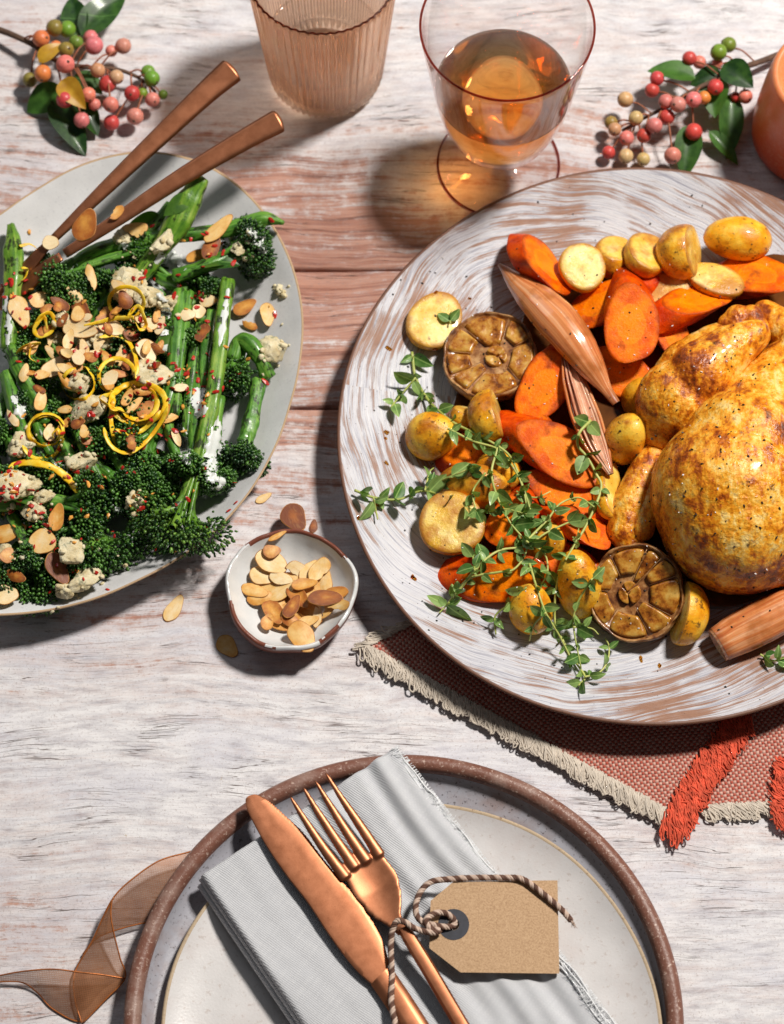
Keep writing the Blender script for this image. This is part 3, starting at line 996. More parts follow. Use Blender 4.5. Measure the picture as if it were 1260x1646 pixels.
# ------------------------------------------------------------------ candle
def candle():
    m = Mat('orange_candle_wax')
    cco = m.co()
    n = m.noise(cco, 1.2, 4.)
    z = m.sep(cco)[2]
    k = m.math('ADD', z, m.math('MULTIPLY', n, 1.6))
    col = m.ramp(m.math('MULTIPLY', k, .14), [(.15, (.56, .055, .006)), (.6, (.68, .145, .030)), (.9, (.74, .25, .09))])
    col = m.mix(m.ramp(m.noise(cco, 6., 4.), [(.5, 0.), (.7, .25)]), col, (.76, .42, .26))
    wax = m.done(m.P(col, .42, m.bump(n, .2, .05), sss=.35, sssr=(1., .3, .08), ssss=.6, coat=.2))
    b = P(1308, 222, 0)
    c = (b[0], b[1], 0)
    t = thing('pillar_candle', 'orange wax candle standing at the upper right edge', 'candle', c)
    V, F = lathe([(.01, .02), (2.6, .02), (2.85, .12), (3.0, .45), (3.03, 1.2), (2.98, 2.4), (2.86, 3.8), (2.74, 4.9), (2.66, 5.35), (2.56, 5.55), (2.42, 5.58), (2.30, 5.50), (2.15, 5.32), (1.5, 5.18), (.5, 5.12), (.01, 5.12)], 96, c)
    V[:, 2] += .03 * sn(V, 1.5, 2) * (V[:, 2] > 4)
    mk('wax', (V, F), wax, t)
    mk('wick', tube(crom([(c[0], c[1], 5.0), (c[0], c[1], 5.6), (c[0] + .1, c[1], 6.0)], 4), .07, 6), DARKCLAY, t)
candle()
# ------------------------------------------------------------------ linen napkin with cutlery, tag and twine
LINEN = m_weave('pale_blue_grey_linen', (.56, .57, .60), (.88, .88, .88), 12., .62, .08, .9, .45, .26)
LINENFRAY = m_plain('linen_threads', (.76, .77, .79), .9, .1)
def blerp(c, u, v):
    a, b, d, e = [np.asarray(q, float) for q in c]     # (0,0) (1,0) (1,1) (0,1)
    u = u[..., None]; v = v[..., None]
    return a * (1 - u) * (1 - v) + b * u * (1 - v) + d * u * v + e * (1 - u) * v

def linen():
    zt = 2.15
    # corners: left, top, and the two beyond the bottom of the picture
    A = P(322, 1406, zt); B = P(636, 1199, zt); C = P(1075, 1760, zt); D = P(566, 1762, zt)
    t = thing('linen_napkin', 'folded pale blue grey linen napkin with a frayed edge across the plates', 'napkin', ((A + C)[0] / 2, (A + C)[1] / 2, .9))
    nu, nv = 90, 130
    u, v = np.meshgrid(np.linspace(0, 1, nu), np.linspace(0, 1, nv))
    def wrinkle(pt, u, v):
        s = u * 8.0
        wv = .17 * np.clip((u - .34) * 2.2, .12, 1) * (np.sin(s * 4.4 + 1.6 * np.sin(v * 5 + s)) * .6 + np.sin(s * 9 + 2 * np.sin(v * 7)) * .35)
        return wv + .030 * sn(pt.reshape(-1, 3), 1.4, 4).reshape(u.shape)
    for lay, (dz, k0, k1, sh) in enumerate(((0., 0., 1., 0.), (-.30, -.012, .985, .0), (-.60, -.030, .95, .01))):
        uu = k0 + u * (k1 - k0)
        pt = blerp((A, B, C, D), uu, v * 1.0 + sh)
        pt[..., 2] += dz + wrinkle(pt, uu, v) * (1 if lay == 0 else .5)
        # sags between the rims, lies higher over the plates' edges
        pt[..., 2] -= .28 * np.sin(np.clip(v * 1.6, 0, 1) * math.pi) * np.sin(np.clip(uu, 0, 1) * math.pi * .9)
        # left side folds round to the next layer down
        e = np.clip(1 - (u * 8.6) / .16, 0, 1)
        pt[..., 2] -= .16 * (1 - np.sqrt(1 - e ** 2 + 1e-6))
        e2 = np.clip(1 - v * 10 / .14, 0, 1)
        pt[..., 2] -= .13 * (1 - np.sqrt(1 - e2 ** 2 + 1e-6))
        V = pt.reshape(-1, 3)
        F = [ringfaces(nv, nu, False)]
        V2 = V - np.array([0, 0, .10])
        G, H = join([(V, F), (V2, [F[0][:, ::-1]])])
        n = len(V)
        b = np.concatenate([np.arange(nu), np.arange(1, nv) * nu + nu - 1, (nv - 1) * nu + np.arange(nu - 2, -1, -1), np.arange(nv - 2, -1, -1) * nu])
        H.append(np.stack([b[:-1], b[1:], b[1:] + n, b[:-1] + n], -1)[:, ::-1])
        mk('cloth_layer', (G, H), LINEN, t)
        if lay == 0: top = pt
    # frayed selvedge on the right
    parts = []
    r = np.random.RandomState(3)
    edge = top[:, -1]
    hem = edge + np.array([0, 0, .03])
    for k in range(4):
        off = unit(np.cross(edge[-1] - edge[0], (0, 0, 1)))
        ln = crom(hem[::5] + off * (.02 + .10 * k) + r.normal(size=(len(hem[::5]), 3)) * .035 + np.array([0, 0, .03 - .03 * k]), 4)
        parts.append(tube(ln, .035, 5))
    for i in range(620):
        q = r.rand() * (len(edge) - 1)
        p0 = edge[int(q)] + (edge[min(int(q) + 1, len(edge) - 1)] - edge[int(q)]) * (q % 1)
        L = .20 + .30 * r.rand()
        d = unit(off + r.normal(size=3) * .45)
        d[2] = abs(d[2]) * .4 - .1
        p1 = p0 - off * .12 + np.array([0, 0, .05])
        parts.append(tube(np.array([p1, p0 + d * L * .5 + np.array([0, 0, .05]), p0 + d * L + r.normal(size=3) * .06]), .014, 4, False))
    mk('frayed_edge', join(parts), LINENFRAY, t, kind='stuff')
linen()

def ribbonmesh(L, Rr, n=6, thick=.05):
    """closed slab between two edge lines given as world points"""
    L = crom(L, n); Rr = crom(Rr, n)
    m_ = 7
    s = np.linspace(0, 1, m_)
    top = L[:, None] * (1 - s)[None, :, None] + Rr[:, None] * s[None, :, None]
    return top

def slab(top, thick, edge=.04, dome=0.):
    """grid (n,m,3) -> solid slab with rounded long edges"""
    n, m_, _ = top.shape
    s = np.linspace(-1, 1, m_)
    up = np.array([0, 0, 1.0])
    prof = np.sqrt(np.clip(1 - np.abs(s) ** 6, 0, 1))
    T = top + up * (thick * .5 * prof + dome * (1 - s ** 2))[None, :, None]
    Bm = top - up * (thick * .5 * prof - dome * (1 - s ** 2))[None, :, None]
    ring = np.concatenate([T, Bm[:, ::-1]], 1)
    k = ring.shape[1]
    V = ring.reshape(-1, 3)
    F = [ringfaces(n, k)[:, ::-1]]
    V = np.vstack([V, ring[0].mean(0)[None], ring[-1].mean(0)[None]])
    j = np.arange(k); j2 = (j + 1) % k
    F.append(np.stack([j, j2, np.full(k, len(V) - 2)], -1))
    e = (n - 1) * k
    F.append(np.stack([e + j2, e + j, np.full(k, len(V) - 1)], -1))
    return V, F

def knife():
    z = 2.42
    left = [(403, 1278.6), (397, 1281.5), (394.5, 1288), (399, 1306), (425, 1355), (460, 1407), (495, 1452), (530, 1505), (564, 1550), (592, 1578), (618, 1596)]
    right = [(404, 1278.4), (412, 1277.2), (422, 1281), (434, 1289), (456, 1309), (488, 1339), (516, 1376), (547, 1414), (582, 1456), (613, 1508), (625, 1545)]
    t = thing('dinner_knife', 'brushed copper table knife with serrated blade lying left of the fork', 'knife', tuple(P(500, 1450, 2.2)))
    L = crom(PL(left, z), 10); R_ = crom(PL(right, z), 10)
    # round nose
    tip = np.array([P(402, 1279.5, z)] * 1)
    # serrations along the cutting edge
    ax = unit(R_[-1] - R_[0]); side = unit(np.cross(ax, (0, 0, 1)))
    s = np.linspace(0, 1, len(R_))
    s2 = np.linspace(0, 1, 330)
    L2 = np.stack([np.interp(s2, s, L[:, i]) for i in range(3)], 1)
    R2 = np.stack([np.interp(s2, s, R_[:, i]) for i in range(3)], 1)
    ser = ((s2 * 62) % 1.0)
    R2 += side * (np.where((s2 > .06) & (s2 < .86), .028 * (ser - .5), 0))[:, None] * -1
    sv = np.array([0, .025, .10, .35, .65, .90, .975, 1.])
    base_R = np.stack([np.interp(s2, s, R_[:, i]) for i in range(3)], 1)
    top = L2[:, None] * (1 - sv)[None, :, None] + base_R[:, None] * sv[None, :, None]
    top[:, -1] = R2
    hz = np.array([.01, .035, .05, .05, .05, .045, .02, .004])
    end = np.interp(s2, [0, .004, .02, .985, 1], [.15, .6, 1, 1, .3])
    up = np.array([0, 0, 1.])
    ring_ = np.concatenate([top + up * (hz[None, :] * end[:, None])[..., None], (top - up * (hz[None, :] * end[:, None])[..., None])[:, ::-1]], 1)
    kk = ring_.shape[1]
    VV = np.vstack([ring_.reshape(-1, 3), ring_[0].mean(0)[None], ring_[-1].mean(0)[None]])
    jj = np.arange(kk); j2_ = (jj + 1) % kk; ee = (len(s2) - 1) * kk
    FF = [ringfaces(len(s2), kk)[:, ::-1], np.stack([jj, j2_, np.full(kk, len(VV) - 2)], -1), np.stack([ee + j2_, ee + jj, np.full(kk, len(VV) - 1)], -1)]
    mk('blade', (VV, FF), COPPER, t, sharp=22)
    hl = [(596, 1583), (612, 1606), (634, 1640), (665, 1690), (712, 1766)]
    hr = [(628, 1553), (641, 1572), (664, 1606), (700, 1662), (757, 1752)]
    hz = np.array([z, z + .02, z + .10, z + .12, z + .12])
    L = np.array([P(a, b, c) for (a, b), c in zip(hl, hz)]); R_ = np.array([P(a, b, c) for (a, b), c in zip(hr, hz)])
    mk('handle', slab(ribbonmesh(L, R_, 8), .30, dome=.05), COPPER, t, sharp=40)
knife()

def fork():
    t = thing('dinner_fork', 'brushed copper four tined fork lying between the knife and the gift tag', 'fork', tuple(P(590, 1450, 2.2)))
    def zf(s):          # height along the fork, 0 at the tips
        return np.interp(s, [0, .25, .5, .72, .9, 1.05, 1.3, 2.5], [3.05, 2.72, 2.50, 2.48, 2.62, 2.86, 2.95, 2.62])
    tips = [(468, 1281), (488, 1266), (507, 1255), (524, 1243)]
    left = [[(462, 1283), (480, 1310), (508, 1354), (543, 1402)], [(483, 1268), (499, 1294), (525, 1338), (562, 1388)],
            [(502, 1257), (520, 1284), (546, 1327), (581, 1377)], [(519, 1245), (539, 1273), (565, 1316), (600, 1366)]]
    wdt = [5., 9., 14.5, 19.]
    ori = P(496, 1262, 2.4); ax = unit(P(650, 1500, 2.4) - ori); Ln = np.linalg.norm(P(650, 1500, 2.4) - ori)
    sd = np.array([ax[1], -ax[0], 0])
    if sd[0] < 0: sd = -sd
    parts = []
    def place(px, py):
        p = P(px, py, 2.5)
        s = (p - ori) @ ax / Ln
        return P(px, py, float(zf(s)))
    # tines as tapered bars
    tine = [[(466, 1280), (490, 1318), (519, 1362), (556, 1412)], [(487, 1265), (509, 1302), (538, 1347), (571, 1396)],
            [(506, 1254), (529, 1292), (557, 1337), (590, 1386)], [(523, 1242), (549, 1283), (578, 1326), (611, 1376)]]
    for ln in tine:
        c = crom(np.array([place(*q) for q in ln]), 10)
        parts.append(tube(c, np.interp(np.linspace(0, 1, len(c)), [0, .08, .5, 1], [.05, .10, .19, .27]), 12, True, .62))
    # the head: a shallow dished plate
    hl = [(545, 1394), (556, 1418), (573, 1447), (597, 1474), (624, 1490), (640, 1505)]
    hr = [(609, 1364), (627, 1386), (641, 1410), (647, 1440), (646, 1470), (656, 1494)]
    L = crom(np.array([place(*q) for q in hl]), 8); R_ = crom(np.array([place(*q) for q in hr]), 8)
    q = np.linspace(0, 1, 13)
    top = L[:, None] * (1 - q)[None, :, None] + R_[:, None] * q[None, :, None]
    fade = np.interp(np.linspace(0, 1, len(L)), [0, .4, 1], [.10, .16, 0])
    top[..., 2] -= fade[:, None] * (1 - (2 * q - 1) ** 2)[None]
    parts.append(slab(top, .17))
    # slot roots: rounded webs between the tines
    V, F = join(parts)
    V, F = modified(V, F, [('REMESH', dict(mode='VOXEL', voxel_size=.055 * S, use_smooth_shade=True)), ('SMOOTH', dict(factor=.5, iterations=5))])
    mk('head', (V, F), COPPER, t)
    hl = [(640, 1497), (652, 1520), (680, 1567), (721, 1637), (775, 1730)]
    hr = [(657, 1487), (674, 1512), (704, 1560), (748, 1634), (806, 1730)]
    zz = [2.86, 2.93, 2.88, 2.72, 2.62]
    L = np.array([P(a, b, c) for (a, b), c in zip(hl, zz)]); R_ = np.array([P(a, b, c) for (a, b), c in zip(hr, zz)])
    mk('handle', slab(ribbonmesh(L, R_, 8), .26, dome=.03), COPPER, t, sharp=40)
fork()

KRAFT = Mat('brown_kraft_card')
_c = KRAFT.co()
_n = KRAFT.noise(_c, 14., 4., .7)
_col = KRAFT.ramp(_n, [(.32, (.36, .22, .125)), (.55, (.52, .345, .205)), (.7, (.58, .40, .25))])
_col = KRAFT.mix(KRAFT.ramp(KRAFT.noise(_c, 5., 3., .7), [(.70, 0.), (.76, .7)]), _col, (.20, .10, .05))
KRAFT = KRAFT.done(KRAFT.P(_col, .85, KRAFT.bump(_n, .25, .01), spec=.2))
NAVY = m_plain('dark_navy_card', (.020, .022, .034), .6, .3)

def tagcard():
    z0, z1 = 2.62, 2.50
    out = [(692, 1448), (729, 1417), (896, 1415), (899, 1565), (740, 1563), (690, 1524)]
    zc = lambda px: np.interp(px, [690, 900], [2.72, 2.40])
    hole = (729, 1486)
    t = thing('gift_tag', 'blank brown kraft gift tag with dark eyelet on the napkin', 'tag', tuple(P(790, 1490, 2.3)))
    def ringpoly(n):
        pts = []
        for a in np.linspace(0, 2 * math.pi, n, endpoint=False):
            d = np.array([math.cos(a), -math.sin(a)])
            best = 1e9
            for i in range(len(out)):
                p, q = np.array(out[i], float), np.array(out[(i + 1) % len(out)], float)
                e = q - p
                M = np.array([d, -e]).T
                if abs(np.linalg.det(M)) < 1e-6: continue
                tt, ss = np.linalg.solve(M, p - np.array(hole, float))
                if tt > 0 and -1e-6 <= ss <= 1 + 1e-6: best = min(best, tt)
            pts.append(np.array(hole) + d * best)
        return np.array(pts)
    n = 360
    ringp = ringpoly(n)
    a = np.linspace(0, 2 * math.pi, n, endpoint=False)
    h = np.array(hole) + 9.0 * np.stack([np.cos(a), -np.sin(a)], 1)
    rows = [h + (ringp - h) * s for s in (0, .15, .4, .7, .97, 1.)]
    def lift(rows, dz):
        return np.array([[P(x, y, float(zc(x)) + dz + .05 * math.sin((x - 690) / 210 * math.pi)) for x, y in r] for r in rows]).reshape(-1, 3)
    T = lift(rows, .03); Bm = lift(rows, -.045)
    k = len(rows)
    F = ringfaces(k, n)
    e = (k - 1) * n
    j = np.arange(n); j2 = (j + 1) % n
    N_ = len(T)
    side = np.stack([e + j, e + j2, N_ + e + j2, N_ + e + j], -1)
    ins = np.stack([j2, j, N_ + j, N_ + j2], -1)
    mk('card', (np.vstack([T, Bm]), [F, F[:, ::-1] + N_, side, ins]), KRAFT, t, smooth=False)
    rr = [np.array(hole) + q * np.stack([np.cos(a), -np.sin(a)], 1) for q in (9.2, 12, 20, 25.)]
    T = lift(rr, .045); Bm = lift(rr, .026)
    F = ringfaces(4, n); e = 3 * n
    mk('eyelet', (np.vstack([T, Bm]), [F, np.stack([e + j, e + j2, len(T) + e + j2, len(T) + e + j], -1)]), NAVY, t, smooth=False)
tagcard()

TW1 = m_plain('brown_twine_strand', (.13, .065, .045), .85, .3)
TW2 = m_plain('pale_twine_strand', (.56, .42, .34), .85, .2)
def twine():
    pts = [(918, 1480, 2.62), (908, 1468, 2.60), (897, 1457, 2.58), (868, 1433, 2.66), (839, 1413, 2.70), (806, 1411, 2.68), (765, 1411, 2.72), (724, 1413, 2.78), (692, 1418, 2.80), (674, 1437, 2.86),
           (668, 1462, 2.95), (676, 1480, 3.0), (698, 1487, 2.98), (716, 1490, 2.88), (729, 1488, 2.74), (729, 1478, 2.72), (716, 1468, 2.92), (700, 1468, 3.05), (685, 1478, 3.16), (690, 1492, 3.10), (706, 1496, 3.0), (692, 1499, 3.12), (668, 1493, 3.2), (652, 1483, 3.22),
           (638, 1481, 3.15), (630, 1499, 2.95), (628, 1528, 2.75), (630, 1569, 2.62), (629, 1610, 2.72), (635, 1646, 2.80), (640, 1690, 2.82)]
    path = crom(np.array([P(*q) for q in pts]), 14)
    # resample evenly
    d = np.concatenate([[0], np.cumsum(np.linalg.norm(np.diff(path, axis=0), axis=1))])
    s = np.arange(0, d[-1], .04)
    path = np.stack([np.interp(s, d, path[:, i]) for i in range(3)], 1)
    T_, N_, B_ = frames(path)
    t = thing('bakers_twine', 'braided brown and cream twine threaded through the tag and over the fork', 'twine', tuple(P(700, 1480, 2.5)))
    for k in range(4):
        ph = s * 13. * (1 if k % 2 == 0 else 1) + k * math.pi / 2
        c = path + .075 * (np.cos(ph)[:, None] * N_ + np.sin(ph)[:, None] * B_)
        mk('strand', tube(c, .062, 6), TW1 if k in (0, 3) else TW2, t)
    parts = []
    r = np.random.RandomState(2)
    for i in range(12):
        parts.append(tube(np.array([path[0], path[0] - T_[0] * .1 + r.normal(size=3) * .05, path[0] - T_[0] * .2 + r.normal(size=3) * .08]), .016, 4))
    mk('frayed_end', join(parts), TW2, t, kind='stuff')
twine()

# ------------------------------------------------------------------ sheer ribbon
ORG_M = m_ribbon()
WIRE = m_plain('copper_ribbon_edge', (.42, .13, .03), .4, .3, metal=.4)
def ribbon():
    t = thing('organza_ribbon', 'sheer copper organza ribbon curling left of the dinner plate', 'ribbon', tuple(P(150, 1530, 0)))
    sheets = [([(330, 1362, .9), (302, 1370, .9), (255, 1384, 1.1), (210, 1415, 1.2), (183, 1442, 1.2), (165, 1475, .9), (148, 1512, .5), (133, 1534, .2)],
               [(262, 1490, .35), (240, 1483, .35), (212, 1488, .4), (184, 1496, .45), (165, 1503, .4), (155, 1509, .3), (147, 1517, .2), (136, 1532, .14)]),
              ([(183, 1442, 1.22), (165, 1476, .93), (148, 1513, .55), (126, 1550, .3), (118, 1575, .3), (121, 1610, .3), (131, 1644, .25)],
               [(180, 1446, 1.2), (178, 1470, 1.1), (183, 1500, .9), (193, 1540, .6), (201, 1572, .35), (170, 1606, .25), (134, 1643, .2)]),
              ([(201, 1573, .35), (165, 1567, .6), (130, 1563, .8), (85, 1558, .9), (40, 1561, .8), (0, 1568, .5), (-40, 1578, .3)],
               [(196, 1580, .2), (160, 1614, .1), (130, 1642, .08), (85, 1622, .08), (58, 1594, .12), (28, 1578, .3), (-40, 1582, .25)])]
    sh, ed = [], []
    for L, R_ in sheets:
        L = crom(np.array([P(*q) for q in L]), 8); R_ = crom(np.array([P(*q) for q in R_]), 8)
        q = np.linspace(0, 1, 10)
        g = L[:, None] * (1 - q)[None, :, None] + R_[:, None] * q[None, :, None]
        w_ = np.linalg.norm(R_ - L, axis=1)
        g[..., 2] += (w_[:, None] * .05) * np.sin(q * math.pi)[None] + .03 * np.sin(q * 9)[None] * w_[:, None] * .3
        g[..., 2] = np.maximum(g[..., 2], .05)
        sh.append((g.reshape(-1, 3), [ringfaces(len(L), 10, False)]))
        ed += [tube(L, .035, 5), tube(R_, .035, 5)]
    mk('sheer_band', join(sh), ORG_M, t)
    mk('wired_edging', join(ed), WIRE, t)
ribbon()

# ------------------------------------------------------------------ terracotta cloth under the serving plate
TERRA = m_weave('terracotta_woven_cotton', (.42, .080, .052), (.74, .53, .44), 7.5, -.12, .66, .92, .9, .28)
CORAL = m_plain('coral_tassel_yarn', (.64, .095, .045), .85, .35)
FRINGE = m_plain('oatmeal_fringe_yarn', (.58, .51, .43), .9, .18)
def cloth():
    t = thing('table_napkin', 'terracotta woven napkin with cream fringe and coral trim under the serving plate', 'napkin', tuple(P(950, 1200, 0)))
    def sheet(cor, z, seed, dark=0):
        c = [P(*q, z) for q in cor]
        n = 70
        u, v = np.meshgrid(np.linspace(0, 1, n), np.linspace(0, 1, 40))
        g = blerp(c, u, v)
        g[..., 2] += .05 * sn(g.reshape(-1, 3), 2.2, seed).reshape(u.shape) + .05
        V = g.reshape(-1, 3); F = ringfaces(40, n, False)
        W = V - np.array([0, 0, .09])
        return g, (np.vstack([V, W]), [F, F[:, ::-1] + len(V)])
    g1, m1 = sheet([(588, 1040), (1092, 1316), (1230, 1090), (800, 930)], .24, 3)
    mk('woven_cloth', m1, TERRA, t)
    g2, m2 = sheet([(1100, 1300), (1330, 1288), (1330, 1080), (1190, 1100)], .12, 5)
    mk('woven_cloth', m2, TERRA, t)
    r = np.random.RandomState(8)
    def yarn(p0, d, al, ln, wide, rad, hump):
        """a soft loop of yarn: out, round and back again"""
        pts = np.array([p0 - d * .15 + np.array([0, 0, .05]), p0 + d * ln * .45 + al * wide * .25 + np.array([0, 0, hump]), p0 + d * ln * .9 + al * wide * .55 + np.array([0, 0, hump * .4]), p0 + d * ln + al * wide * .9, p0 + d * ln * .72 + al * wide * 1.25, p0 + d * ln * .25 + al * wide * 1.1 + np.array([0, 0, hump * .5])])
        pth = crom(pts, 5)
        k = np.linspace(0, 1, len(pth))
        pth += (al * (.05 * np.sin(k * (9 + 6 * r.rand()) + r.rand() * 6))[:, None]) + d * (.03 * np.sin(k * 14 + r.rand() * 6))[:, None]
        pth[:, 2] = np.maximum(pth[:, 2], rad + .01)
        return tube(pth, rad * (.8 + .4 * r.rand()), 6, True)
    def fringe(edge, outv, n, L, rad, lean, zb):
        parts = []
        m_ = len(edge)
        al = unit(edge[-1] - edge[0])
        for i in range(n):
            q = (i + r.rand()) / n * (m_ - 1.001)
            p0 = edge[int(q)] * (1 - q % 1) + edge[int(q) + 1] * (q % 1)
            clump = math.sin(q * 1.3) * .35 + math.sin(q * 3.1) * .35
            d = unit(outv + al * (lean + clump + r.normal() * .25))
            parts.append(yarn(p0, d, al * r.choice([-1, 1]), L * (.55 + .55 * r.rand()) * (1 + .25 * clump), .10 + .22 * r.rand(), rad, .05 + .08 * r.rand()))
        return join(parts)
    e1 = g1[0]
    out1 = unit(np.array([-(e1[0] - e1[-1])[1], (e1[0] - e1[-1])[0], 0]))
    if out1[1] > 0: out1 = -out1
    mk('cream_fringe', fringe(e1, out1, 520, .80, .036, .75, .05), FRINGE, t, kind='stuff')
    mk('cream_fringe', fringe(g1[:, 0][:14], unit(np.array([-1., .2, 0])), 50, .5, .036, -.5, .05), FRINGE, t, kind='stuff')
    e2 = g2[0][8:46]
    mk('cream_fringe', fringe(e2, unit(np.array([.25, -1., 0])), 110, .80, .036, .7, .05), FRINGE, t, kind='stuff')
    # coral tassel trim over the join and at the right
    parts = []
    for path, wd, n in (([(1085, 1338), (1120, 1272), (1160, 1210), (1200, 1150)], 1.0, 520), ([(1262, 1318), (1258, 1270), (1268, 1220)], .6, 130)):
        c = crom(np.array([P(*q, .38) for q in path]), 10)
        T_ = unit(c[-1] - c[0]); sd = np.array([T_[1], -T_[0], 0])
        for i in range(n):
            k = r.rand() * (len(c) - 1.01)
            p0 = c[int(k)] * (1 - k % 1) + c[int(k) + 1] * (k % 1)
            s0 = (r.rand() - .5) * wd
            a = p0 + sd * s0
            d = unit(sd * (.8 + r.normal() * .3) + T_ * (-.75 + r.normal() * .35))
            parts.append(yarn(a - sd * .25, d, T_ * r.choice([-1, 1]), .35 + .35 * r.rand(), .10 + .18 * r.rand(), .034, .05 + .10 * r.rand()))
    mk('coral_trim', join(parts), CORAL, t, kind='stuff')
cloth()
# ------------------------------------------------------------------ roast vegetables and chicken on the round plate
CAR = [m_carrot(False), m_carrot(True)]
POT = [m_potato(False), m_potato(True)]
TOCAM = unit(CAM)

def imgdir(px, py, ang, z=2.0):
    """unit table direction that shows at that angle in the picture"""
    a = P(px, py, z); b = P(px + 40 * math.cos(math.radians(ang)), py - 40 * math.sin(math.radians(ang)), z)
    return unit(b - a)

def body_rings(rings, mats):
    """rings: list of (m,3); returns geometry closed by end fans and material index per face"""
    m_ = len(rings[0])
    V = np.vstack(rings + [rings[0].mean(0)[None], rings[-1].mean(0)[None]])
    F = [ringfaces(len(rings), m_)]
    mi = list(np.repeat(mats, m_))
    j = np.arange(m_); j2 = (j + 1) % m_
    F.append(np.stack([j2, j, np.full(m_, len(V) - 2)], -1)); mi += [mats[0]] * m_
    e = (len(rings) - 1) * m_
    F.append(np.stack([e + j, e + j2, np.full(m_, len(V) - 1)], -1)); mi += [mats[-1]] * m_
    return V, F, np.array(mi)

seedc = [100]
def carrot(px, py, z, a, b, phi, length, nf, label, sgn=1, n2=None, taper=.9, up=0.0, grp='roast carrots on the serving plate'):
    """obliquely cut chunk whose cut face (semi axes a, b in pixels, long axis at phi in the picture) is centred at px, py, z"""
    seedc[0] += 1
    k = ppc(px, py, z)
    a, b, length = a / k, b / k, length / k
    c = P(px, py, z)
    nf = unit(nf)
    e = imgdir(px, py, phi, z)
    e = unit(e - nf * (e @ nf))
    f = np.cross(nf, e)
    ca = min(.999, b / a)
    d = unit(nf * ca + e * math.sqrt(1 - ca * ca) * sgn)       # the root's axis, pointing out of the face
    n2 = unit(n2) if n2 is not None else unit(nf + np.array([.25 * math.sin(seedc[0]), .25 * math.cos(seedc[0] * 1.7), 0]))
    m_ = 40
    th = np.linspace(0, 2 * math.pi, m_, endpoint=False)
    g1 = unit(e - d * (e @ d)); g2 = np.cross(d, g1)
    r = np.random.RandomState(seedc[0])
    lump = 1 + .04 * np.sin(2 * th + r.rand() * 6) + .05 * np.sin(3 * th + r.rand() * 6) + .022 * np.sin(5 * th + r.rand() * 6)
    length *= 1.5
    def ring(rad, off, n, base):
        q = (np.cos(th)[:, None] * g1 + np.sin(th)[:, None] * g2) * (b * rad * lump)[:, None]
        t = ((base - c) @ n - q @ n) / (d @ n)
        return c + q + t[:, None] * d + d * off
    base2 = c - d * length
    rings, mats = [], []
    for rad in (.02, .35, .7, .92): rings.append(ring(rad, .015 * (1 - rad), nf, c)); mats.append(1)
    rings.append(ring(.975, -.012, nf, c)); mats.append(1)
    rings.append(ring(1., -.05, nf, c)); mats.append(0)
    A = ring(1., -.05, nf, c); B = ring(taper, .05, n2, base2)
    for s in np.linspace(0, 1, 9)[1:-1]:
        rings.append(A * (1 - s) + B * s); mats.append(0)
    rings.append(B); mats.append(1)
    rings.append(ring(taper * .97, .01, n2, base2)); mats.append(1)
    for rad in (.9, .6, .3, .02): rings.append(ring(taper * rad, 0, n2, base2)); mats.append(1)
    V, F, mi = body_rings(rings, mats[:-1])
    V = V + vnormals(V, F) * (.035 * sn(V, .9, seedc[0]))[:, None]
    F = [f[:, ::-1] for f in F]
    rads = [.02, .35, .7, .92, .975] + [1.] * (len(rings) - 9) + [.9, .6, .3, .02]
    uv = np.stack([np.concatenate([np.repeat(rads, m_), [0, 0]]), np.concatenate([np.tile(th, len(rings)), [0, 0]])], 1)
    return mk('carrot_chunk', (V, F), CAR, None, label, 'carrot', grp, mi=mi, sharp=50, uv=uv)

def potato(px, py, z, a, b, c_, phi, n, label, cut=.15, face=True, grp='roast potatoes on the serving plate', name='potato_half'):
    """halved potato: semi axes a (along phi), b, c_ in pixels; the cut plane's normal is n"""
    seedc[0] += 1
    k = ppc(px, py, z)
    a, b, c_ = a / k, b / k, c_ / k
    ctr = P(px, py, z)
    n = unit(n)
    B = basis(n, imgdir(px, py, phi, z))
    m_ = 44
    th = np.linspace(0, 2 * math.pi, m_, endpoint=False)
    r = np.random.RandomState(seedc[0])
    rings, mats = [], []
    pc = math.acos(max(-1., min(1., cut)))         # polar angle of the cut edge
    if face:
        rc = math.sin(pc)
        for s in (.02, .35, .7, .92): rings.append((rc * s * .97, cut + .03 * (1 - s * s), 1))
        rings.append((rc * .985, cut - .02, 1))
        start = pc + .06
    else:
        start = .05
    for q in np.linspace(start, math.pi - .03, 17): rings.append((math.sin(q), math.cos(q), 0))
    p1, p2 = r.rand(2) * 6
    rr = []
    for rad, h, mm in rings:
        lump = 1 + .03 * np.sin(2 * th + p1) + .02 * np.sin(3 * th + p2)
        rr.append(np.stack([a * rad * np.cos(th) * lump, b * rad * np.sin(th) * lump, np.full(m_, c_ * h)], 1))
        mats.append(mm)
    V, F, mi = body_rings(rr, mats[:-1])
    V = V @ B.T
    V = V + unit(np.array([1, 1, 1])) * 0
    V = V + vnormals(V, F) * (.03 * sn(V + seedc[0], 1.1, seedc[0]))[:, None]
    V = V + ctr
    F = [f[:, ::-1] for f in F]
    rads = ([.02, .35, .7, .92, .985] + [1.] * (len(rr) - 5)) if face else [1.] * len(rr)
    uv = np.stack([np.concatenate([np.repeat(rads, m_), [0, 1]]), np.concatenate([np.tile(th, len(rr)), [0, 0]])], 1)
    return mk(name, (V, F), POT, None, label, 'potato', grp, mi=mi, sharp=50, uv=uv, color=((.62 if any(w_ in label for w_ in ('brown', 'dark', 'glisten')) else .40 if 'amber' in label else .2), 0, 0))

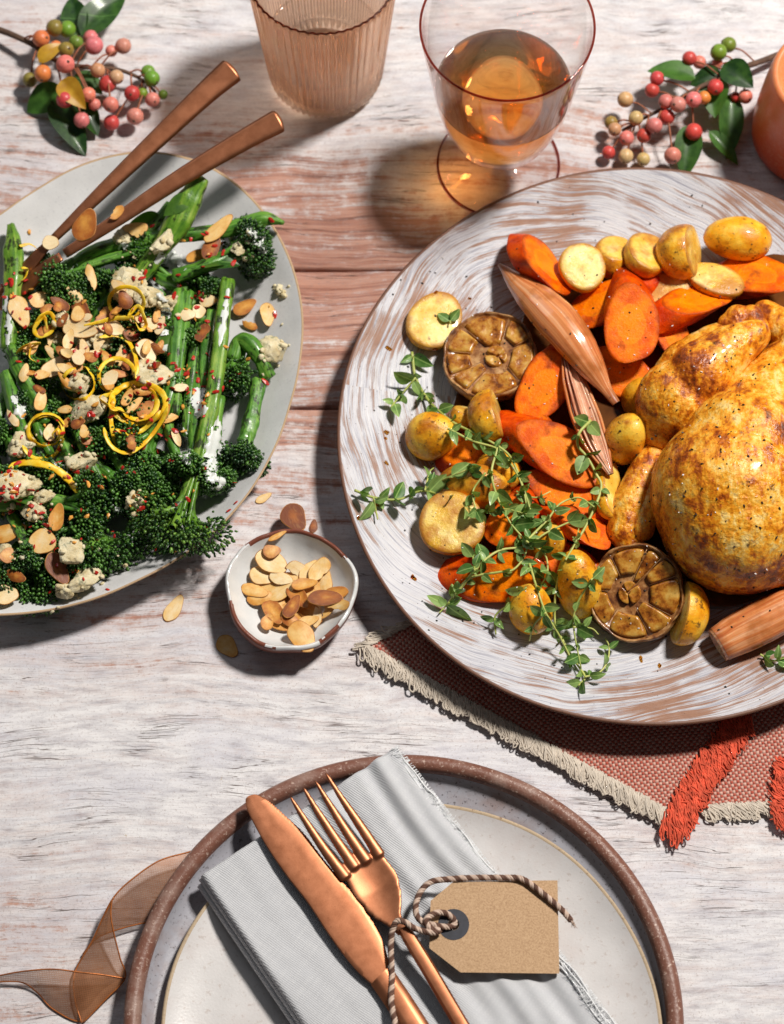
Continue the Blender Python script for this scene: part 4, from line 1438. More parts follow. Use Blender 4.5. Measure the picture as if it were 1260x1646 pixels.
# --- carrots: face centre, size, direction
carrot(878, 425, 2.9, 66, 40, 118, 34, (.55, .35, .75), 'glossy carrot piece at the top left, beside the pointed shallot', -1)
carrot(962, 488, 2.5, 60, 34, 205, 38, (-.35, -.05, .85), 'carrot piece wedged between the wet potato slice and the upright oval carrot slice')
carrot(1015, 522, 3.5, 66, 46, 94, 40, (.02, -.20, 1.), 'thick oval carrot slice facing up left of the drumstick', -1)
carrot(1122, 480, 2.9, 62, 34, 20, 46, (.10, .35, .85), 'deep orange carrot piece above the drumstick', 1, taper=.95)
carrot(1217, 440, 2.7, 62, 40, -20, 40, (-.14, .18, 1.), 'carrot piece at the right edge under the whole potato', 1)
carrot(873, 622, 2.8, 66, 40, 58, 44, (-.10, -.12, 1.), 'long carrot slice right of the upper garlic half', -1)
carrot(905, 728, 2.9, 78, 46, -32, 40, (.10, -.10, 1.), 'large glossy carrot slice in the middle with a small thyme stem over it')
carrot(842, 695, 2.3, 48, 30, 10, 44, (-.2, -.25, .9), 'carrot piece partly under the large middle carrot slice, left side')
carrot(905, 790, 2.3, 62, 34, -25, 30, (.0, .1, 1.), 'flat carrot piece below the large middle carrot slice', -1)
carrot(944, 848, 2.5, 50, 30, -38, 34, (.28, .2, .9), 'pointed carrot wedge left of the chicken wing')
carrot(822, 838, 2.2, 52, 38, 60, 36, (-.15, -.15, 1.), 'carrot piece under the thick of the thyme, right of the big potato half', -1)
carrot(812, 930, 2.1, 76, 42, 6, 44, (-.08, -.42, .85), 'deep orange carrot piece at the bottom left under the thyme', 1, taper=1.)
carrot(748, 722, 1.9, 40, 28, 20, 30, (-.2, -.1, 1.), 'small red orange carrot piece behind the thyme, left')
carrot(1082, 540, 2.4, 42, 30, 110, 40, (.3, -.1, .9), 'carrot piece tucked between the oval slice and the drumstick', -1)
carrot(1000, 600, 1.9, 60, 40, 150, 40, (0, -.2, .9), 'dark carrot piece under the oval carrot slice')
carrot(915, 905, 1.6, 50, 34, 150, 30, (0, -.1, 1.), 'carrot piece almost hidden between the yellow potatoes')

# --- potatoes
potato(698, 516, 1.75, 53, 43, 34, 62, (.14, -.05, 1.), 'golden potato half lying alone at the far left of the plate', .2)
potato(936, 430, 3.0, 42, 38, 30, 80, (.10, -.12, 1.), 'wet glossy potato half among the carrots at the top', .25)
potato(985, 412, 2.3, 44, 32, 34, 60, (.2, .4, .8), 'dark amber potato behind the wet glossy potato half', .55)
potato(1040, 408, 2.9, 50, 36, 36, 62, (.42, .32, .85), 'pale cut potato standing left of the browned potato', .25)
potato(1098, 404, 3.2, 47, 44, 44, 20, (.93, -.05, .40), 'browned potato with its pale cut side facing right', .42)
potato(1187, 384, 2.8, 54, 37, 36, -8, (0, 0, 1), 'whole smooth yellow potato at the top right', 1, False, name='potato')
potato(1068, 468, 2.4, 42, 30, 28, 10, (-.1, -.1, 1.), 'glistening brown potato half above the oval carrot slice', .3)
potato(1150, 450, 2.8, 48, 30, 30, -20, (.1, .12, 1.), 'pale potato half right of the browned potato, above the deep orange carrot', .2)
potato(788, 668, 2.6, 46, 36, 38, 66, (.92, .18, .30), 'brown speckled potato half below the upper garlic half', .35)
potato(692, 701, 1.8, 43, 40, 32, 20, (.4, .4, -.6), 'amber potato at the left, half under the thyme', .5)
potato(762, 782, 1.9, 62, 38, 32, -5, (.2, .5, -.4), 'dark amber potato behind the big potato half', .5)
potato(726, 842, 2.2, 55, 52, 40, 100, (-.06, -.10, 1.), 'big brown potato half with cut side up at the lower left', .22)
potato(853, 980, 2.0, 42, 36, 34, 70, (.3, .4, -.5), 'yellow potato at the bottom under a thyme stem', .6)
potato(930, 940, 2.1, 58, 38, 34, 78, (.3, .5, -.4), 'amber potato left of the lower garlic half', .6)
potato(1100, 985, 2.1, 54, 40, 40, 78, (-.93, .1, .30), 'pale yellow potato half right of the lower garlic half', .25)
potato(978, 785, 2.3, 62, 24, 28, 76, (.55, .1, .5), 'narrow potato wedge between the carrots and the chicken wing', .35)
potato(1006, 706, 2.6, 52, 36, 36, 70, (.2, .7, -.2), 'amber potato left of the chicken thigh', .6)
potato(744, 672, 1.7, 24, 22, 24, 60, (.2, .5, .5), 'small potato peeping out left of the brown speckled potato', .6)
potato(870, 872, 1.6, 44, 36, 30, 30, (.2, .5, -.4), 'potato almost hidden below the middle of the thyme', .6)
potato(1040, 640, 1.7, 44, 36, 30, 30, (.2, .5, -.4), 'potato almost hidden under the chicken thigh', .6)
potato(800, 760, 1.6, 40, 36, 30, 30, (.2, .5, -.4), 'potato almost hidden under the thyme and carrots', .6)

# --- garlic halves
GC, GS = m_garlic(True), m_garlic(False)
def garlic(px, py, z, rpx, n, rot, label, k_out=7):
    k = ppc(px, py, z)
    R = rpx / k
    c = P(px, py, z)
    B = basis(n, imgdir(px, py, rot, z))
    t = thing('garlic_half', label, 'garlic', tuple(c - np.array([0, 0, R * .55])))
    def lift(L):
        return np.asarray(L) @ B.T + c
    m_ = 84
    th = np.linspace(0, 2 * math.pi, m_, endpoint=False)
    out = 1 + .035 * np.abs(np.sin(th * k_out / 2)) - .02 + .02 * np.sin(2 * th)
    rows = [(.02, -.085), (.5, -.085), (.90, -.08), (.945, -.03), (.965, .022), (.985, .02), (1.0, -.03), (1.01, -.14), (.97, -.36), (.82, -.58), (.5, -.70), (.15, -.72), (.02, -.66)]
    rr = []
    for r_, h in rows:
        rr.append(np.stack([R * r_ * np.cos(th) * out, R * r_ * np.sin(th) * out, np.full(m_, R * h)], 1))
    V, F, mi = body_rings(rr, [0] * (len(rr) - 1))
    V = lift(V)
    V = V + vnormals(V, F) * (.05 * sn(V, .35, rpx))[:, None]
    mk('papery_skin', (V, [f for f in F]), GS, t)
    hub = (.16, -.10) if rpx % 4 == 0 else (-.10, .14)
    def clove(r0, r1, t0, t1, h):
        n_ = 15
        u, v = np.meshgrid(np.linspace(-1, 1, n_), np.linspace(-1, 1, n_))
        # squircle so that every clove has rounded corners
        uu = u * np.sqrt(1 - .20 * v * v); vv = v * np.sqrt(1 - .20 * u * u)
        uu = uu * 1.06 * (1 + .05 * np.sin(t0 * 9 + v * 2)); vv = vv * 1.06
        rad = (r0 + r1) / 2 + uu * (r1 - r0) / 2
        ang = (t0 + t1) / 2 + vv * (t1 - t0) / 2
        e = np.maximum(np.abs(u), np.abs(v))
        hh = h + .014 * (1 - e ** 4) - .020 * np.exp(-(u ** 2 + v ** 2) * 4) - .13 * np.clip((e - .90) / .10, 0, 1) ** 2
        L = np.stack([R * (rad * np.cos(ang) + hub[0] * (1 - rad)), R * (rad * np.sin(ang) + hub[1] * (1 - rad)), R * hh], -1).reshape(-1, 3)
        V = lift(L)
        V = V + np.asarray(n) / np.linalg.norm(n) * (.035 * sn(V * 1.0, .35, int(t0 * 50) % 97))[:, None]
        mk('clove', (V, [ringfaces(n_, n_, False)]), GC, t)
    def wall(p, q, h=.02):
        a = np.array([R * (p[0] * math.cos(p[1]) + hub[0] * (1 - p[0])), R * (p[0] * math.sin(p[1]) + hub[1] * (1 - p[0])), R * h])
        b = np.array([R * (q[0] * math.cos(q[1]) + hub[0] * (1 - q[0])), R * (q[0] * math.sin(q[1]) + hub[1] * (1 - q[0])), R * h])
        s = np.linspace(0, 1, 6)[:, None]
        pth = lift(a * (1 - s) + b * s)
        return tube(pth, .014, 5)
    r = np.random.RandomState(rpx)
    cuts = np.cumsum(.5 + 1.0 * r.rand(k_out)); cuts = cuts / cuts[-1] * 2 * math.pi
    walls = []
    for i in range(k_out):
        t0, t1 = cuts[i - 1] - (2 * math.pi if i == 0 else 0), cuts[i]
        rin = .24 + .26 * r.rand()
        clove(rin + .02, .93, t0 + .028, t1 - .028, .0)
        walls.append(wall((rin, t0), (.93, t0)))
    ci = np.cumsum(.5 + 1. * r.rand(3)); ci = ci / ci[-1] * 2 * math.pi
    for i in range(3):
        t0, t1 = ci[i - 1] - (2 * math.pi if i == 0 else 0), ci[i]
        clove(.03, .24, t0 + .08, t1 - .08, -.012)
    mk('clove_walls', join(walls), GS, t)
    return t
garlic(786, 570, 2.35, 76, (-.10, -.02, 1.), 20, 'roasted garlic half facing up beside the golden potato half', 7)
garlic(1022, 953, 2.55, 78, (-.22, -.38, 1.), 50, 'caramelised garlic half leaning below the chicken wing', 8)

# --- shallots
SHO, SHI = m_shallot(False), m_shallot(True)
def with_uv(o, uv):
    set_uv(o.data, uv)
    return o
def shallot(path, rad, label, flat=.8, open_end=False, name='shallot'):
    pth = crom(np.array([P(*q) for q in path]), 12)
    n_ = len(pth); m_ = 48
    s = np.linspace(0, 1, n_)
    k = ppc(path[0][0], path[0][1], 2)
    R = np.interp(s, np.linspace(0, 1, len(rad)), np.array(rad) / k)
    for _ in range(5): R[1:-1] = (R[:-2] + 2 * R[1:-1] + R[2:]) / 4
    T_, N_, B_ = frames(pth)
    a = np.linspace(0, 2 * math.pi, m_, endpoint=False)
    rr = np.random.RandomState(len(label))
    rib = 1 + .022 * np.sin(a * 13 + 1) + .016 * np.sin(a * 21) + .02 * np.sin(a * 3)
    V = pth[:, None] + R[:, None, None] * rib[None, :, None] * (np.cos(a)[None, :, None] * B_[:, None] + flat * np.sin(a)[None, :, None] * N_[:, None])
    uv = np.stack([np.repeat(s, m_), np.tile(np.abs(np.linspace(-1, 1, m_)), n_)], 1)
    V = V.reshape(-1, 3)
    V = V + .02 * np.stack([sn(V, .8, 3), sn(V, .8, 4), sn(V, .8, 5)], 1)
    o = mk(name, (V, [ringfaces(n_, m_)]), SHO, None, label, 'shallot', 'roast shallots on the serving plate')
    with_uv(o, uv)
    if open_end:
        caps = []
        uvs = []
        for j, q in enumerate((.96, .72, .48, .26)):
            ring0 = pth[0] + R[0] * q * (np.cos(a)[:, None] * B_[0] + flat * np.sin(a)[:, None] * N_[0])
            rows = [ring0 + T_[0] * .5, ring0 - T_[0] * (.10 - .04 * j) , ring0 * .94 + pth[0] * .06 - T_[0] * (.10 - .04 * j), ring0 * .9 + pth[0] * .1 + T_[0] * .4]
            caps.append((np.vstack(rows), [ringfaces(4, m_)]))
            uvs.append(np.stack([np.repeat([0, .1, .2, .3], m_), np.tile(np.abs(np.linspace(-1, 1, m_)), 4)], 1))
        for cp, uvv in zip(caps, uvs):
            with_uv(sub('cut_layer', cp, SHI, o), uvv)
    return o
shallot([(803, 425, 1.9), (832, 455, 2.5), (872, 492, 3.2), (912, 535, 3.5), (948, 586, 3.3), (972, 622, 3.0), (990, 648, 2.8)], [3, 15, 29, 35, 30, 20, 9, 7], 'pointed brown shallot lying across the upper left vegetables', .75)
shallot([(1156, 1036, 1.75), (1185, 1020, 1.85), (1225, 1000, 2.0), (1275, 975, 2.1), (1330, 950, 2.0)], [30, 34, 36, 34, 20], 'cut shallot at the lower right of the plate', .7, True)
def shallot_half(path, rad, label, openv):
    """half shallot: nested boat-shaped layers opening towards openv"""
    pth = crom(np.array([P(*q) for q in path]), 10)
    n_ = len(pth); m_ = 22
    s = np.linspace(0, 1, n_)
    k = ppc(path[0][0], path[0][1], 2)
    R = np.interp(s, np.linspace(0, 1, len(rad)), np.array(rad) / k)
    for _ in range(4): R[1:-1] = (R[:-2] + 2 * R[1:-1] + R[2:]) / 4
    t = thing('shallot_half', label, 'shallot', tuple(pth.mean(0) - np.array([0, 0, .8])), 'roast shallots on the serving plate')
    for L, q in enumerate((1., .70, .42)):
        T_ = np.gradient(pth, axis=0); T_ /= np.linalg.norm(T_, axis=1)[:, None]
        o_ = unit(openv)
        Nn = o_ - T_ * (T_ @ o_)[:, None]; Nn /= np.linalg.norm(Nn, axis=1)[:, None]
        Bb = np.cross(T_, Nn)
        a = np.linspace(-math.pi * .04, -math.pi * .96, m_)
        def surf(rs, inset):
            return pth[:, None] + Nn[:, None] * (.10 * (1 - q) + 0) + (R * rs - inset)[:, None, None] * (np.cos(a)[None, :, None] * Bb[:, None] + .8 * np.sin(a)[None, :, None] * Nn[:, None])
        outer = surf(q, 0); inner = surf(q, .09)
        V = np.vstack([outer.reshape(-1, 3), inner.reshape(-1, 3)])
        F = ringfaces(n_, m_, False); N0 = n_ * m_
        i = np.arange(n_ - 1)
        e1 = np.stack([i * m_, (i + 1) * m_, (i + 1) * m_ + N0, i * m_ + N0], -1)
        e2 = np.stack([i * m_ + m_ - 1, (i + 1) * m_ + m_ - 1, (i + 1) * m_ + m_ - 1 + N0, i * m_ + m_ - 1 + N0], -1)[:, ::-1]
        o = mk('shallot_layer', (V, [F, F[:, ::-1] + N0, e1, e2]), SHO if L == 0 else SHI, t)
        uv = np.stack([np.repeat(s, m_), np.tile(np.linspace(0, 1, m_), n_)], 1)
        with_uv(o, np.vstack([uv, uv]))
shallot_half([(905, 560, 2.9), (925, 610, 3.1), (944, 665, 3.2), (962, 715, 3.2), (982, 762, 3.0)], [4, 24, 31, 25, 6], 'open shallot half with pink layers beside the large carrot slice', (.55, -.25, .8))

# --- the bird
SKIN = m_chicken()
def lumps(spec, vox=.12, smooth=10, chain=True):
    """hull of spheres (px, py, z, radius px) strung together, merged into one skin"""
    parts = []
    Vi, Fi = ico(3)
    pts = [(P(a, b, c), r_ / ppc(a, b, c)) for a, b, c, r_ in spec]
    seq = []
    if chain:
        for (p, r0), (q, r1) in zip(pts[:-1], pts[1:]):
            n = max(2, int(np.linalg.norm(p - q) / (.35 * max(.3, min(r0, r1)))))
            for s in np.linspace(0, 1, n): seq.append((p * (1 - s) + q * s, r0 * (1 - s) + r1 * s))
    else:
        seq = pts
    for p, r_ in seq: parts.append((Vi * r_ + p, [Fi]))
    V, F = join(parts)
    return modified(V, F, [('REMESH', dict(mode='VOXEL', voxel_size=vox * S, use_smooth_shade=True)), ('SMOOTH', dict(factor=.6, iterations=smooth))])
def chicken():
    base = P(1200, 760, 1.0)
    t = thing('roast_chicken', 'whole golden roast chicken on the round plate cut off by the right edge', 'chicken', tuple(base))
    def skin(name, V, F, amp=.05):
        V = V + vnormals(V, F) * (amp * .7 * sn(V, 1.8, 11) + amp * .35 * sn(V, .45, 12))[:, None]
        V[:, 2] = np.maximum(V[:, 2], 1.0)
        return mk(name, (V, F), SKIN, t)
    # breast: two broad lobes with a shallow keel between
    V1, F1 = lumps([(1262, 586, 3.9, 42), (1240, 656, 3.8, 80), (1206, 730, 3.8, 116), (1180, 795, 3.6, 137), (1184, 830, 3.4, 128), (1200, 862, 3.2, 96)], .14, 8)
    V2, F2 = lumps([(1300, 560, 4.3, 50), (1345, 650, 4.3, 90), (1400, 740, 3.9, 125), (1430, 800, 3.6, 135), (1420, 850, 3.2, 100)], .2, 8)
    V3, F3 = lumps([(1250, 880, 2.6, 66), (1330, 890, 2.6, 70)], .2, 8)
    V, F = join([(V1, F1), (V2, F2), (V3, F3)])
    V, F = modified(V, F, [('REMESH', dict(mode='VOXEL', voxel_size=.13 * S, use_smooth_shade=True)), ('SMOOTH', dict(factor=.6, iterations=14))])
    skin('breast', V, F, .06)
    V, F = lumps([(1068, 682, 3.0, 48), (1090, 646, 3.6, 70), (1128, 604, 4.5, 58), (1172, 563, 4.9, 41), (1214, 538, 5.1, 26)], .11, 8)
    skin('leg', V, F)
    V, F = lumps([(1062, 640, 2.4, 40), (1105, 590, 2.9, 46), (1150, 560, 3.2, 40), (1190, 537, 3.5, 30)], .11, 6)
    skin('thigh', V, F)
    V, F = lumps([(1182, 535, 3.9, 20), (1186, 512, 4.0, 23), (1170, 520, 3.9, 17), (1208, 508, 4.1, 19), (1222, 528, 4.2, 16)], .08, 4)
    skin('knuckle', V, F, .03)
    V, F = lumps([(1230, 505, 3.4, 24), (1262, 532, 3.7, 34), (1320, 560, 4.0, 44)], .1, 5)
    skin('knuckle', V, F, .03)
    V, F = join([lumps([(1052, 730, 2.6, 22), (1034, 770, 2.6, 30), (1014, 815, 2.4, 33), (1004, 852, 2.2, 30), (1012, 872, 2.0, 24)], .1, 5), lumps([(1056, 745, 2.9, 16), (1045, 800, 2.8, 17), (1032, 850, 2.5, 22)], .1, 4)])
    skin('wing', V, F, .04)
    # trussing thread in the fold of the leg
    pth = crom(np.array([P(*q) for q in ((1232, 546, 5.3), (1196, 590, 5.35), (1150, 650, 5.2), (1105, 705, 4.75), (1068, 738, 4.0))]), 8)
    return t
chicken()

# --- pan juices under everything
JUICE = Mat('dark_pan_juices')
JUICE = JUICE.done(JUICE.P(JUICE.ramp(JUICE.noise(JUICE.co(), .8, 4.), [(.3, (.055, .018, .006)), (.7, (.17, .06, .015))]), .08, coat=.5))
def juices():
    th = np.linspace(0, 2 * math.pi, 120, endpoint=False)
    pts = [(690, 720), (700, 640), (760, 560), (850, 460), (950, 420), (1060, 390), (1180, 390), (1300, 420), (1400, 600), (1380, 900), (1250, 985), (1130, 1010), (1080, 1045), (1000, 1045), (900, 1010), (790, 985), (740, 920), (700, 830)]
    out = crom(PL(pts, 1.0), 8, True)
    c = out.mean(0)
    r = np.random.RandomState(4)
    m_ = len(out)
    rows = []
    for s, z in ((.02, .985), (.5, .99), (.8, 1.0), (.93, 1.02), (.985, 1.02), (1.0, .97)):
        q = c + (out - c) * s * (.90 + .03 * np.sin(np.arange(m_) * .26) + .02 * np.sin(np.arange(m_) * .61))[:, None]
        rho = np.hypot(q[:, 0] - BC[0], q[:, 1] - BC[1])
        q[:, 2] = np.interp(rho, [0, 8.5, 10, 11.2, 12.2], [0, 0.05, .15, .37, .67]) + z
        rows.append(q)
    mk('pan_juices', (np.vstack(rows), [ringfaces(len(rows), m_)]), JUICE, None, 'dark glossy pan juices pooled under the roast vegetables', 'sauce', kind='stuff')
juices()
# ------------------------------------------------------------------ tenderstem broccoli on the oval platter
STALK = m_stalk('broccoli_stalk', (.022, .095, .010), (.085, .24, .025), (.22, .42, .06))
STALKY = m_stalk('pale_broccoli_stalk', (.035, .125, .010), (.13, .28, .022), (.34, .46, .08))
BUD = m_green('broccoli_bud', (.008, .040, .008), (.075, .190, .024), .38, 2.2, None, .15, tone=True)
BUDL = m_green('light_broccoli_bud', (.014, .060, .009), (.12, .24, .03), .38, 2.2, None, .15, tone=True)
BLEAF = m_leaf('broccoli_leaf', (.02, .085, .012), (.10, .22, .025), .35, .3)
def bud_head(c, d, R, seed, dense=1.0, flat=.62, bs=1.0):
    """little flower buds over lobed domes that fan out of a stem ending at c along d; returns buds, branchlets"""
    r = np.random.RandomState(seed)
    d = unit(d)
    B = basis(d, (0, 0, 1))
    buds, tw = [], []
    nl = 7 + r.randint(3)
    for i in range(nl):
        a = i * 2.4 + r.rand()
        q = math.sqrt((i + .4) / nl)
        off = B[:, 0] * math.cos(a) * q * flat + B[:, 1] * math.sin(a) * q
        ax = unit(d * (1.05 - .45 * q) + off * 1.0)
        Lc = R * (.70 + .25 * r.rand())
        lc = c + ax * Lc + off * R * .15
        st = crom(np.array([c - d * R * .35, c + ax * Lc * .35 + d * R * .06, lc]), 4)
        tw.append(tube(st, np.interp(np.linspace(0, 1, len(st)), [0, 1], [.15, .09]) * R * .9, 6, False))
        lr = R * (.40 + .10 * r.rand())
        n = int(120 * dense)
        k = np.arange(n) + .5
        ph = np.arccos(1 - 1.55 * k / n); t_ = math.pi * (1 + 5 ** .5) * k
        L = np.stack([np.sin(ph) * np.cos(t_), np.sin(ph) * np.sin(t_), np.cos(ph)], 1)
        W = L @ basis(ax, B[:, 0]).T
        rad = lr * (1 + .10 * r.normal(size=n)) * (1 + .16 * np.sin(W @ r.normal(size=3) * 5 + 1) * np.sin(W @ r.normal(size=3) * 6))
        pos = lc + W * rad[:, None]
        for p, w_ in zip(pos, W):
            dirn = unit(w_ + ax * .5 + r.normal(size=3) * .25)
            sz = (.050 + .045 * r.rand() ** 1.5) * bs
            M = np.zeros((3, 4)); M[:, :3] = basis(dirn, r.normal(size=3)) * np.array([sz, sz * (.8 + .3 * r.rand()), sz * (1.2 + .9 * r.rand())]); M[:, 3] = p
            buds.append(M)
    return np.array(buds), tw

grpB = 'broccoli stems on the oval platter'
def broccoli(path, rad, label, head=1.5, seed=1, pale=False, dense=1.0, branches=True, leaf=0, bs=1.0, headdir=None):
    """path of the stalk in the picture, from cut end to head (px, py, z); rad in px"""
    pw = crom(np.array([P(*q) for q in path]), 8)
    k = ppc(path[0][0], path[0][1], 2)
    n = len(pw)
    R = np.interp(np.linspace(0, 1, n), np.linspace(0, 1, len(rad)), np.array(rad) / k)
    r = np.random.RandomState(seed + 300)
    t = thing('broccoli_stem', label, 'broccoli', tuple(pw.mean(0) * np.array([1, 1, 0]) + np.array([0, 0, pw[:, 2].min() - .3])), grpB)
    m_ = 20
    knots = 1 + .10 * np.sin(np.linspace(0, 9 + seed % 5, n) + seed) ** 3
    V, F = tube(pw, R * knots, m_, True, .88)
    th = np.tile(np.linspace(0, 2 * math.pi, m_, endpoint=False), n)
    flute = .07 * np.sin(3 * th + seed) + .05 * np.sin(5 * th + 2 * seed) + .025 * np.sin(9 * th)
    Nn = vnormals(V, F)
    V[:n * m_] += Nn[:n * m_] * (flute * np.repeat(R, m_))[:, None]
    V = V + Nn * (.04 * sn(V, .6, seed))[:, None]
    uv = np.concatenate([np.stack([np.repeat(np.linspace(0, 1, n), m_), th / 6.2832], 1), [[0, 0], [1, 0]]])
    mk('stalk', (V, F), STALKY if pale else STALK, t, uv=uv)
    d = unit(pw[-1] - pw[-5]) if headdir is None else unit(headdir)
    if head:
        buds, tw = bud_head(pw[-1], d, head, seed, dense, bs=bs)
        mk('floret', scatter(ico(1), buds), BUDL if pale else BUD, t, tone=np.repeat(r.normal(0, .16, len(buds)), len(ico(1)[0])))
        # side shoots along the upper stalk
        if branches:
            for j in range(3):
                i = int(n * (.45 + .15 * j))
                o = unit(np.cross(d, r.normal(size=3)) + d * 1.2)
                e = pw[-1] + o * head * .5 + d * head * .2
                st = crom(np.array([pw[min(i, n - 2)], (pw[min(i, n - 2)] + e) / 2 + o * .12, e]), 6)
                tw.append(tube(st, np.interp(np.linspace(0, 1, len(st)), [0, 1], [.13, .10]), 7, False))
        mk('branchlets', join(tw), STALKY if pale else STALK, t)
    for j in range(leaf):
        i = int(n * (.25 + .2 * j))
        a = pw[i]; o = unit(r.normal(size=3) * np.array([1, 1, .3]) + np.array([0, 0, .6]))
        B = basis(unit(np.cross(o, d) + np.array([0, 0, .8])), unit(d + o * .8))
        L = leaf_geo(1.5, .28, .25)
        mk('leaf', (L[0] @ B.T + a + np.array([0, 0, R[i] * .6]), L[1]), BLEAF, t)
    return t

def leaf_geo(L=1.0, w=.3, curl=.15, fold=.25, nu=9, nv=5, serr=0.):
    """leaf lying along +x from the origin, midrib raised"""
    u = np.linspace(0, 1, nu); v = np.linspace(-1, 1, nv)
    U, Vv = np.meshgrid(u, v, indexing='ij')
    wd = w * np.power(np.sin(math.pi * np.power(U, .8)), .75) * (1 - .15 * U) + .004
    X = U * L
    Y = Vv * wd * L
    Z = -curl * L * (U - .25) ** 2 + fold * np.abs(Vv) * wd * L
    V = np.stack([X, Y, Z], -1).reshape(-1, 3)
    return V, [ringfaces(nu, nv, False)[:, ::-1]]

# underlying stems first, then those on top
BR = [
 ([(40, 470, 1.3), (110, 500, 1.4), (190, 520, 1.5)], [14, 13, 12], 1.6, 'broccoli stem buried under the cheese at the upper left of the pile', False, 0),
 ([(220, 620, 1.4), (180, 560, 1.5), (140, 500, 1.6)], [14, 13, 12], 1.5, 'broccoli stem buried under the almonds in the middle of the pile', False, 0),
 ([(200, 720, 1.3), (130, 640, 1.5), (80, 560, 1.6)], [14, 13, 12], 1.5, 'broccoli stem buried under the zest in the middle left of the pile', False, 0),
 ([(60, 620, 1.3), (50, 700, 1.5), (40, 760, 1.5)], [14, 13, 12], 1.5, 'broccoli stem under the large ring of zest', False, 0),
 ([(250, 560, 1.3), (220, 640, 1.5), (190, 700, 1.6)], [14, 14, 12], 1.5, 'broccoli stem under the looped zest at the centre', False, 0),
 ([(330, 520, 1.3), (300, 470, 1.5), (250, 440, 1.5)], [13, 13, 12], 1.4, 'broccoli stem under the dressing near the top of the pile', False, 0),
 ([(-40, 560, 1.3), (-30, 640, 1.5), (-10, 760, 1.6)], [14, 13, 12], 1.5, 'broccoli stem at the far left edge of the picture', False, 0),
 ([(260, 730, 1.3), (190, 800, 1.4), (110, 850, 1.5)], [13, 13, 12], 1.6, 'broccoli stem under the horizontal stem at the lower left', False, 0),
 # seen heads, bottom row
 ([(120, 780, 1.6), (140, 825, 1.8), (150, 858, 1.8)], [13, 12, 12], 1.75, 'broccoli with a big dark round head at the lower left rim', False, 0),
 ([(20, 880, 1.4), (45, 905, 1.5), (60, 925, 1.5)], [12, 11, 10], 1.25, 'broccoli with a dark head at the bottom rim, left', False, 0),
 ([(20, 830, 1.9), (35, 860, 2.2), (44, 882, 2.3)], [10, 9, 9], .85, 'broccoli with a small head beside the square almond piece', False, 0),
 ([(-30, 812, 2.3), (20, 808, 2.4), (70, 806, 2.4), (108, 808, 2.4)], [13, 13, 13, 12], 1.45, 'broccoli stem lying level from the left edge, head pointing right', False, 1),
 ([(118, 670, 2.0), (130, 705, 2.2), (152, 742, 2.3), (176, 764, 2.2)], [9, 9, 9, 9], 1.25, 'broccoli with thin bundled stems below the middle cheese chunk', False, 0),
 ([(150, 676, 2.1), (170, 712, 2.3), (192, 742, 2.4), (205, 762, 2.4)], [9, 9, 9, 9], 1.1, 'broccoli with thin stems right of the bundled one, under the long zest', False, 0),
 ([(290, 470, 2.0), (285, 540, 2.3), (277, 620, 2.4), (258, 675, 2.3), (240, 700, 2.2)], [14, 15, 14, 12, 11], 1.45, 'thick dark broccoli stem running down the middle', False, 1),
 ([(330, 560, 2.0), (318, 640, 2.2), (315, 690, 2.3), (312, 730, 2.3)], [12, 13, 13, 12], 1.1, 'broccoli stem covered in white dressing right of the middle', False, 0),
 ([(432, 606, 1.7), (420, 578, 2.1), (402, 552, 2.3), (384, 548, 2.1), (374, 578, 1.9)], [12, 13, 13, 12, 11], 1.35, 'broccoli with a curved stem at the right, above the plate rim', False, 0),
 ([(416, 614, 1.7), (408, 655, 1.9), (400, 690, 1.9), (393, 712, 1.9)], [13, 12, 14, 14], 1.15, 'short broccoli stem at the right with a compact head', False, 0),
 ([(367, 452, 2.6), (358, 510, 2.9), (352, 570, 3.0), (342, 640, 3.0), (330, 700, 2.8), (312, 770, 2.5), (298, 808, 2.3)], [12, 13, 12, 12, 14, 13, 12], 1.95, 'long light green broccoli stem with a large head hanging over the lower right rim', True, 0),
 ([(352, 640, 2.4), (345, 690, 2.5), (338, 730, 2.4), (335, 752, 2.3)], [11, 11, 11, 10], .95, 'broccoli with its head under a white drip of dressing', False, 0),
 # top left and top
 ([(18, 362, 2.3), (22, 400, 2.6), (22, 450, 2.7), (18, 500, 2.5), (14, 560, 2.2)], [7, 15, 16, 14, 12], 0, 'upright pale green stem at the left with a thin leaf', True, 0),
 ([(18, 560, 2.4), (38, 606, 2.6), (60, 648, 2.5), (72, 680, 2.3)], [11, 12, 12, 11], 0, 'slanting broccoli stem at the left, above the large ring of zest', False, 0),
 ([(10, 600, 2.2), (22, 650, 2.4), (36, 700, 2.4), (48, 740, 2.2)], [11, 12, 12, 11], 0, 'glossy dark broccoli stem at the left edge with a pale almond on it', False, 0),
 ([(456, 358, 2.9), (420, 352, 2.8), (360, 370, 2.6), (290, 378, 2.6), (200, 388, 2.5), (140, 408, 2.4), (112, 430, 2.3)], [4, 12, 13, 12, 11, 10, 9], 1.35, 'long broccoli stem lying across the top, its pointed end past the rim', False, 0),
 ([(250, 402, 2.3), (190, 412, 2.3), (140, 430, 2.3), (118, 450, 2.3)], [9, 9, 9, 8], 1.2, 'thinner broccoli stem below the long top one', False, 0),
 ([(280, 445, 2.2), (320, 432, 2.4), (352, 418, 2.4), (372, 408, 2.3)], [12, 12, 12, 11], 1.45, 'broccoli with a frilly head at the upper right of the platter', False, 2),
 ([(322, 286, 4.3), (305, 320, 3.9), (280, 368, 3.4), (250, 410, 3.0), (222, 448, 2.6)], [14, 21, 20, 16, 13], 0, 'thick bright green stem leaning against the lower copper server', True, 1),
 ([(275, 330, 2.4), (240, 370, 2.3), (200, 400, 2.2)], [10, 10, 9], 0, 'dark broccoli stem behind the thick bright green one', False, 1),
]
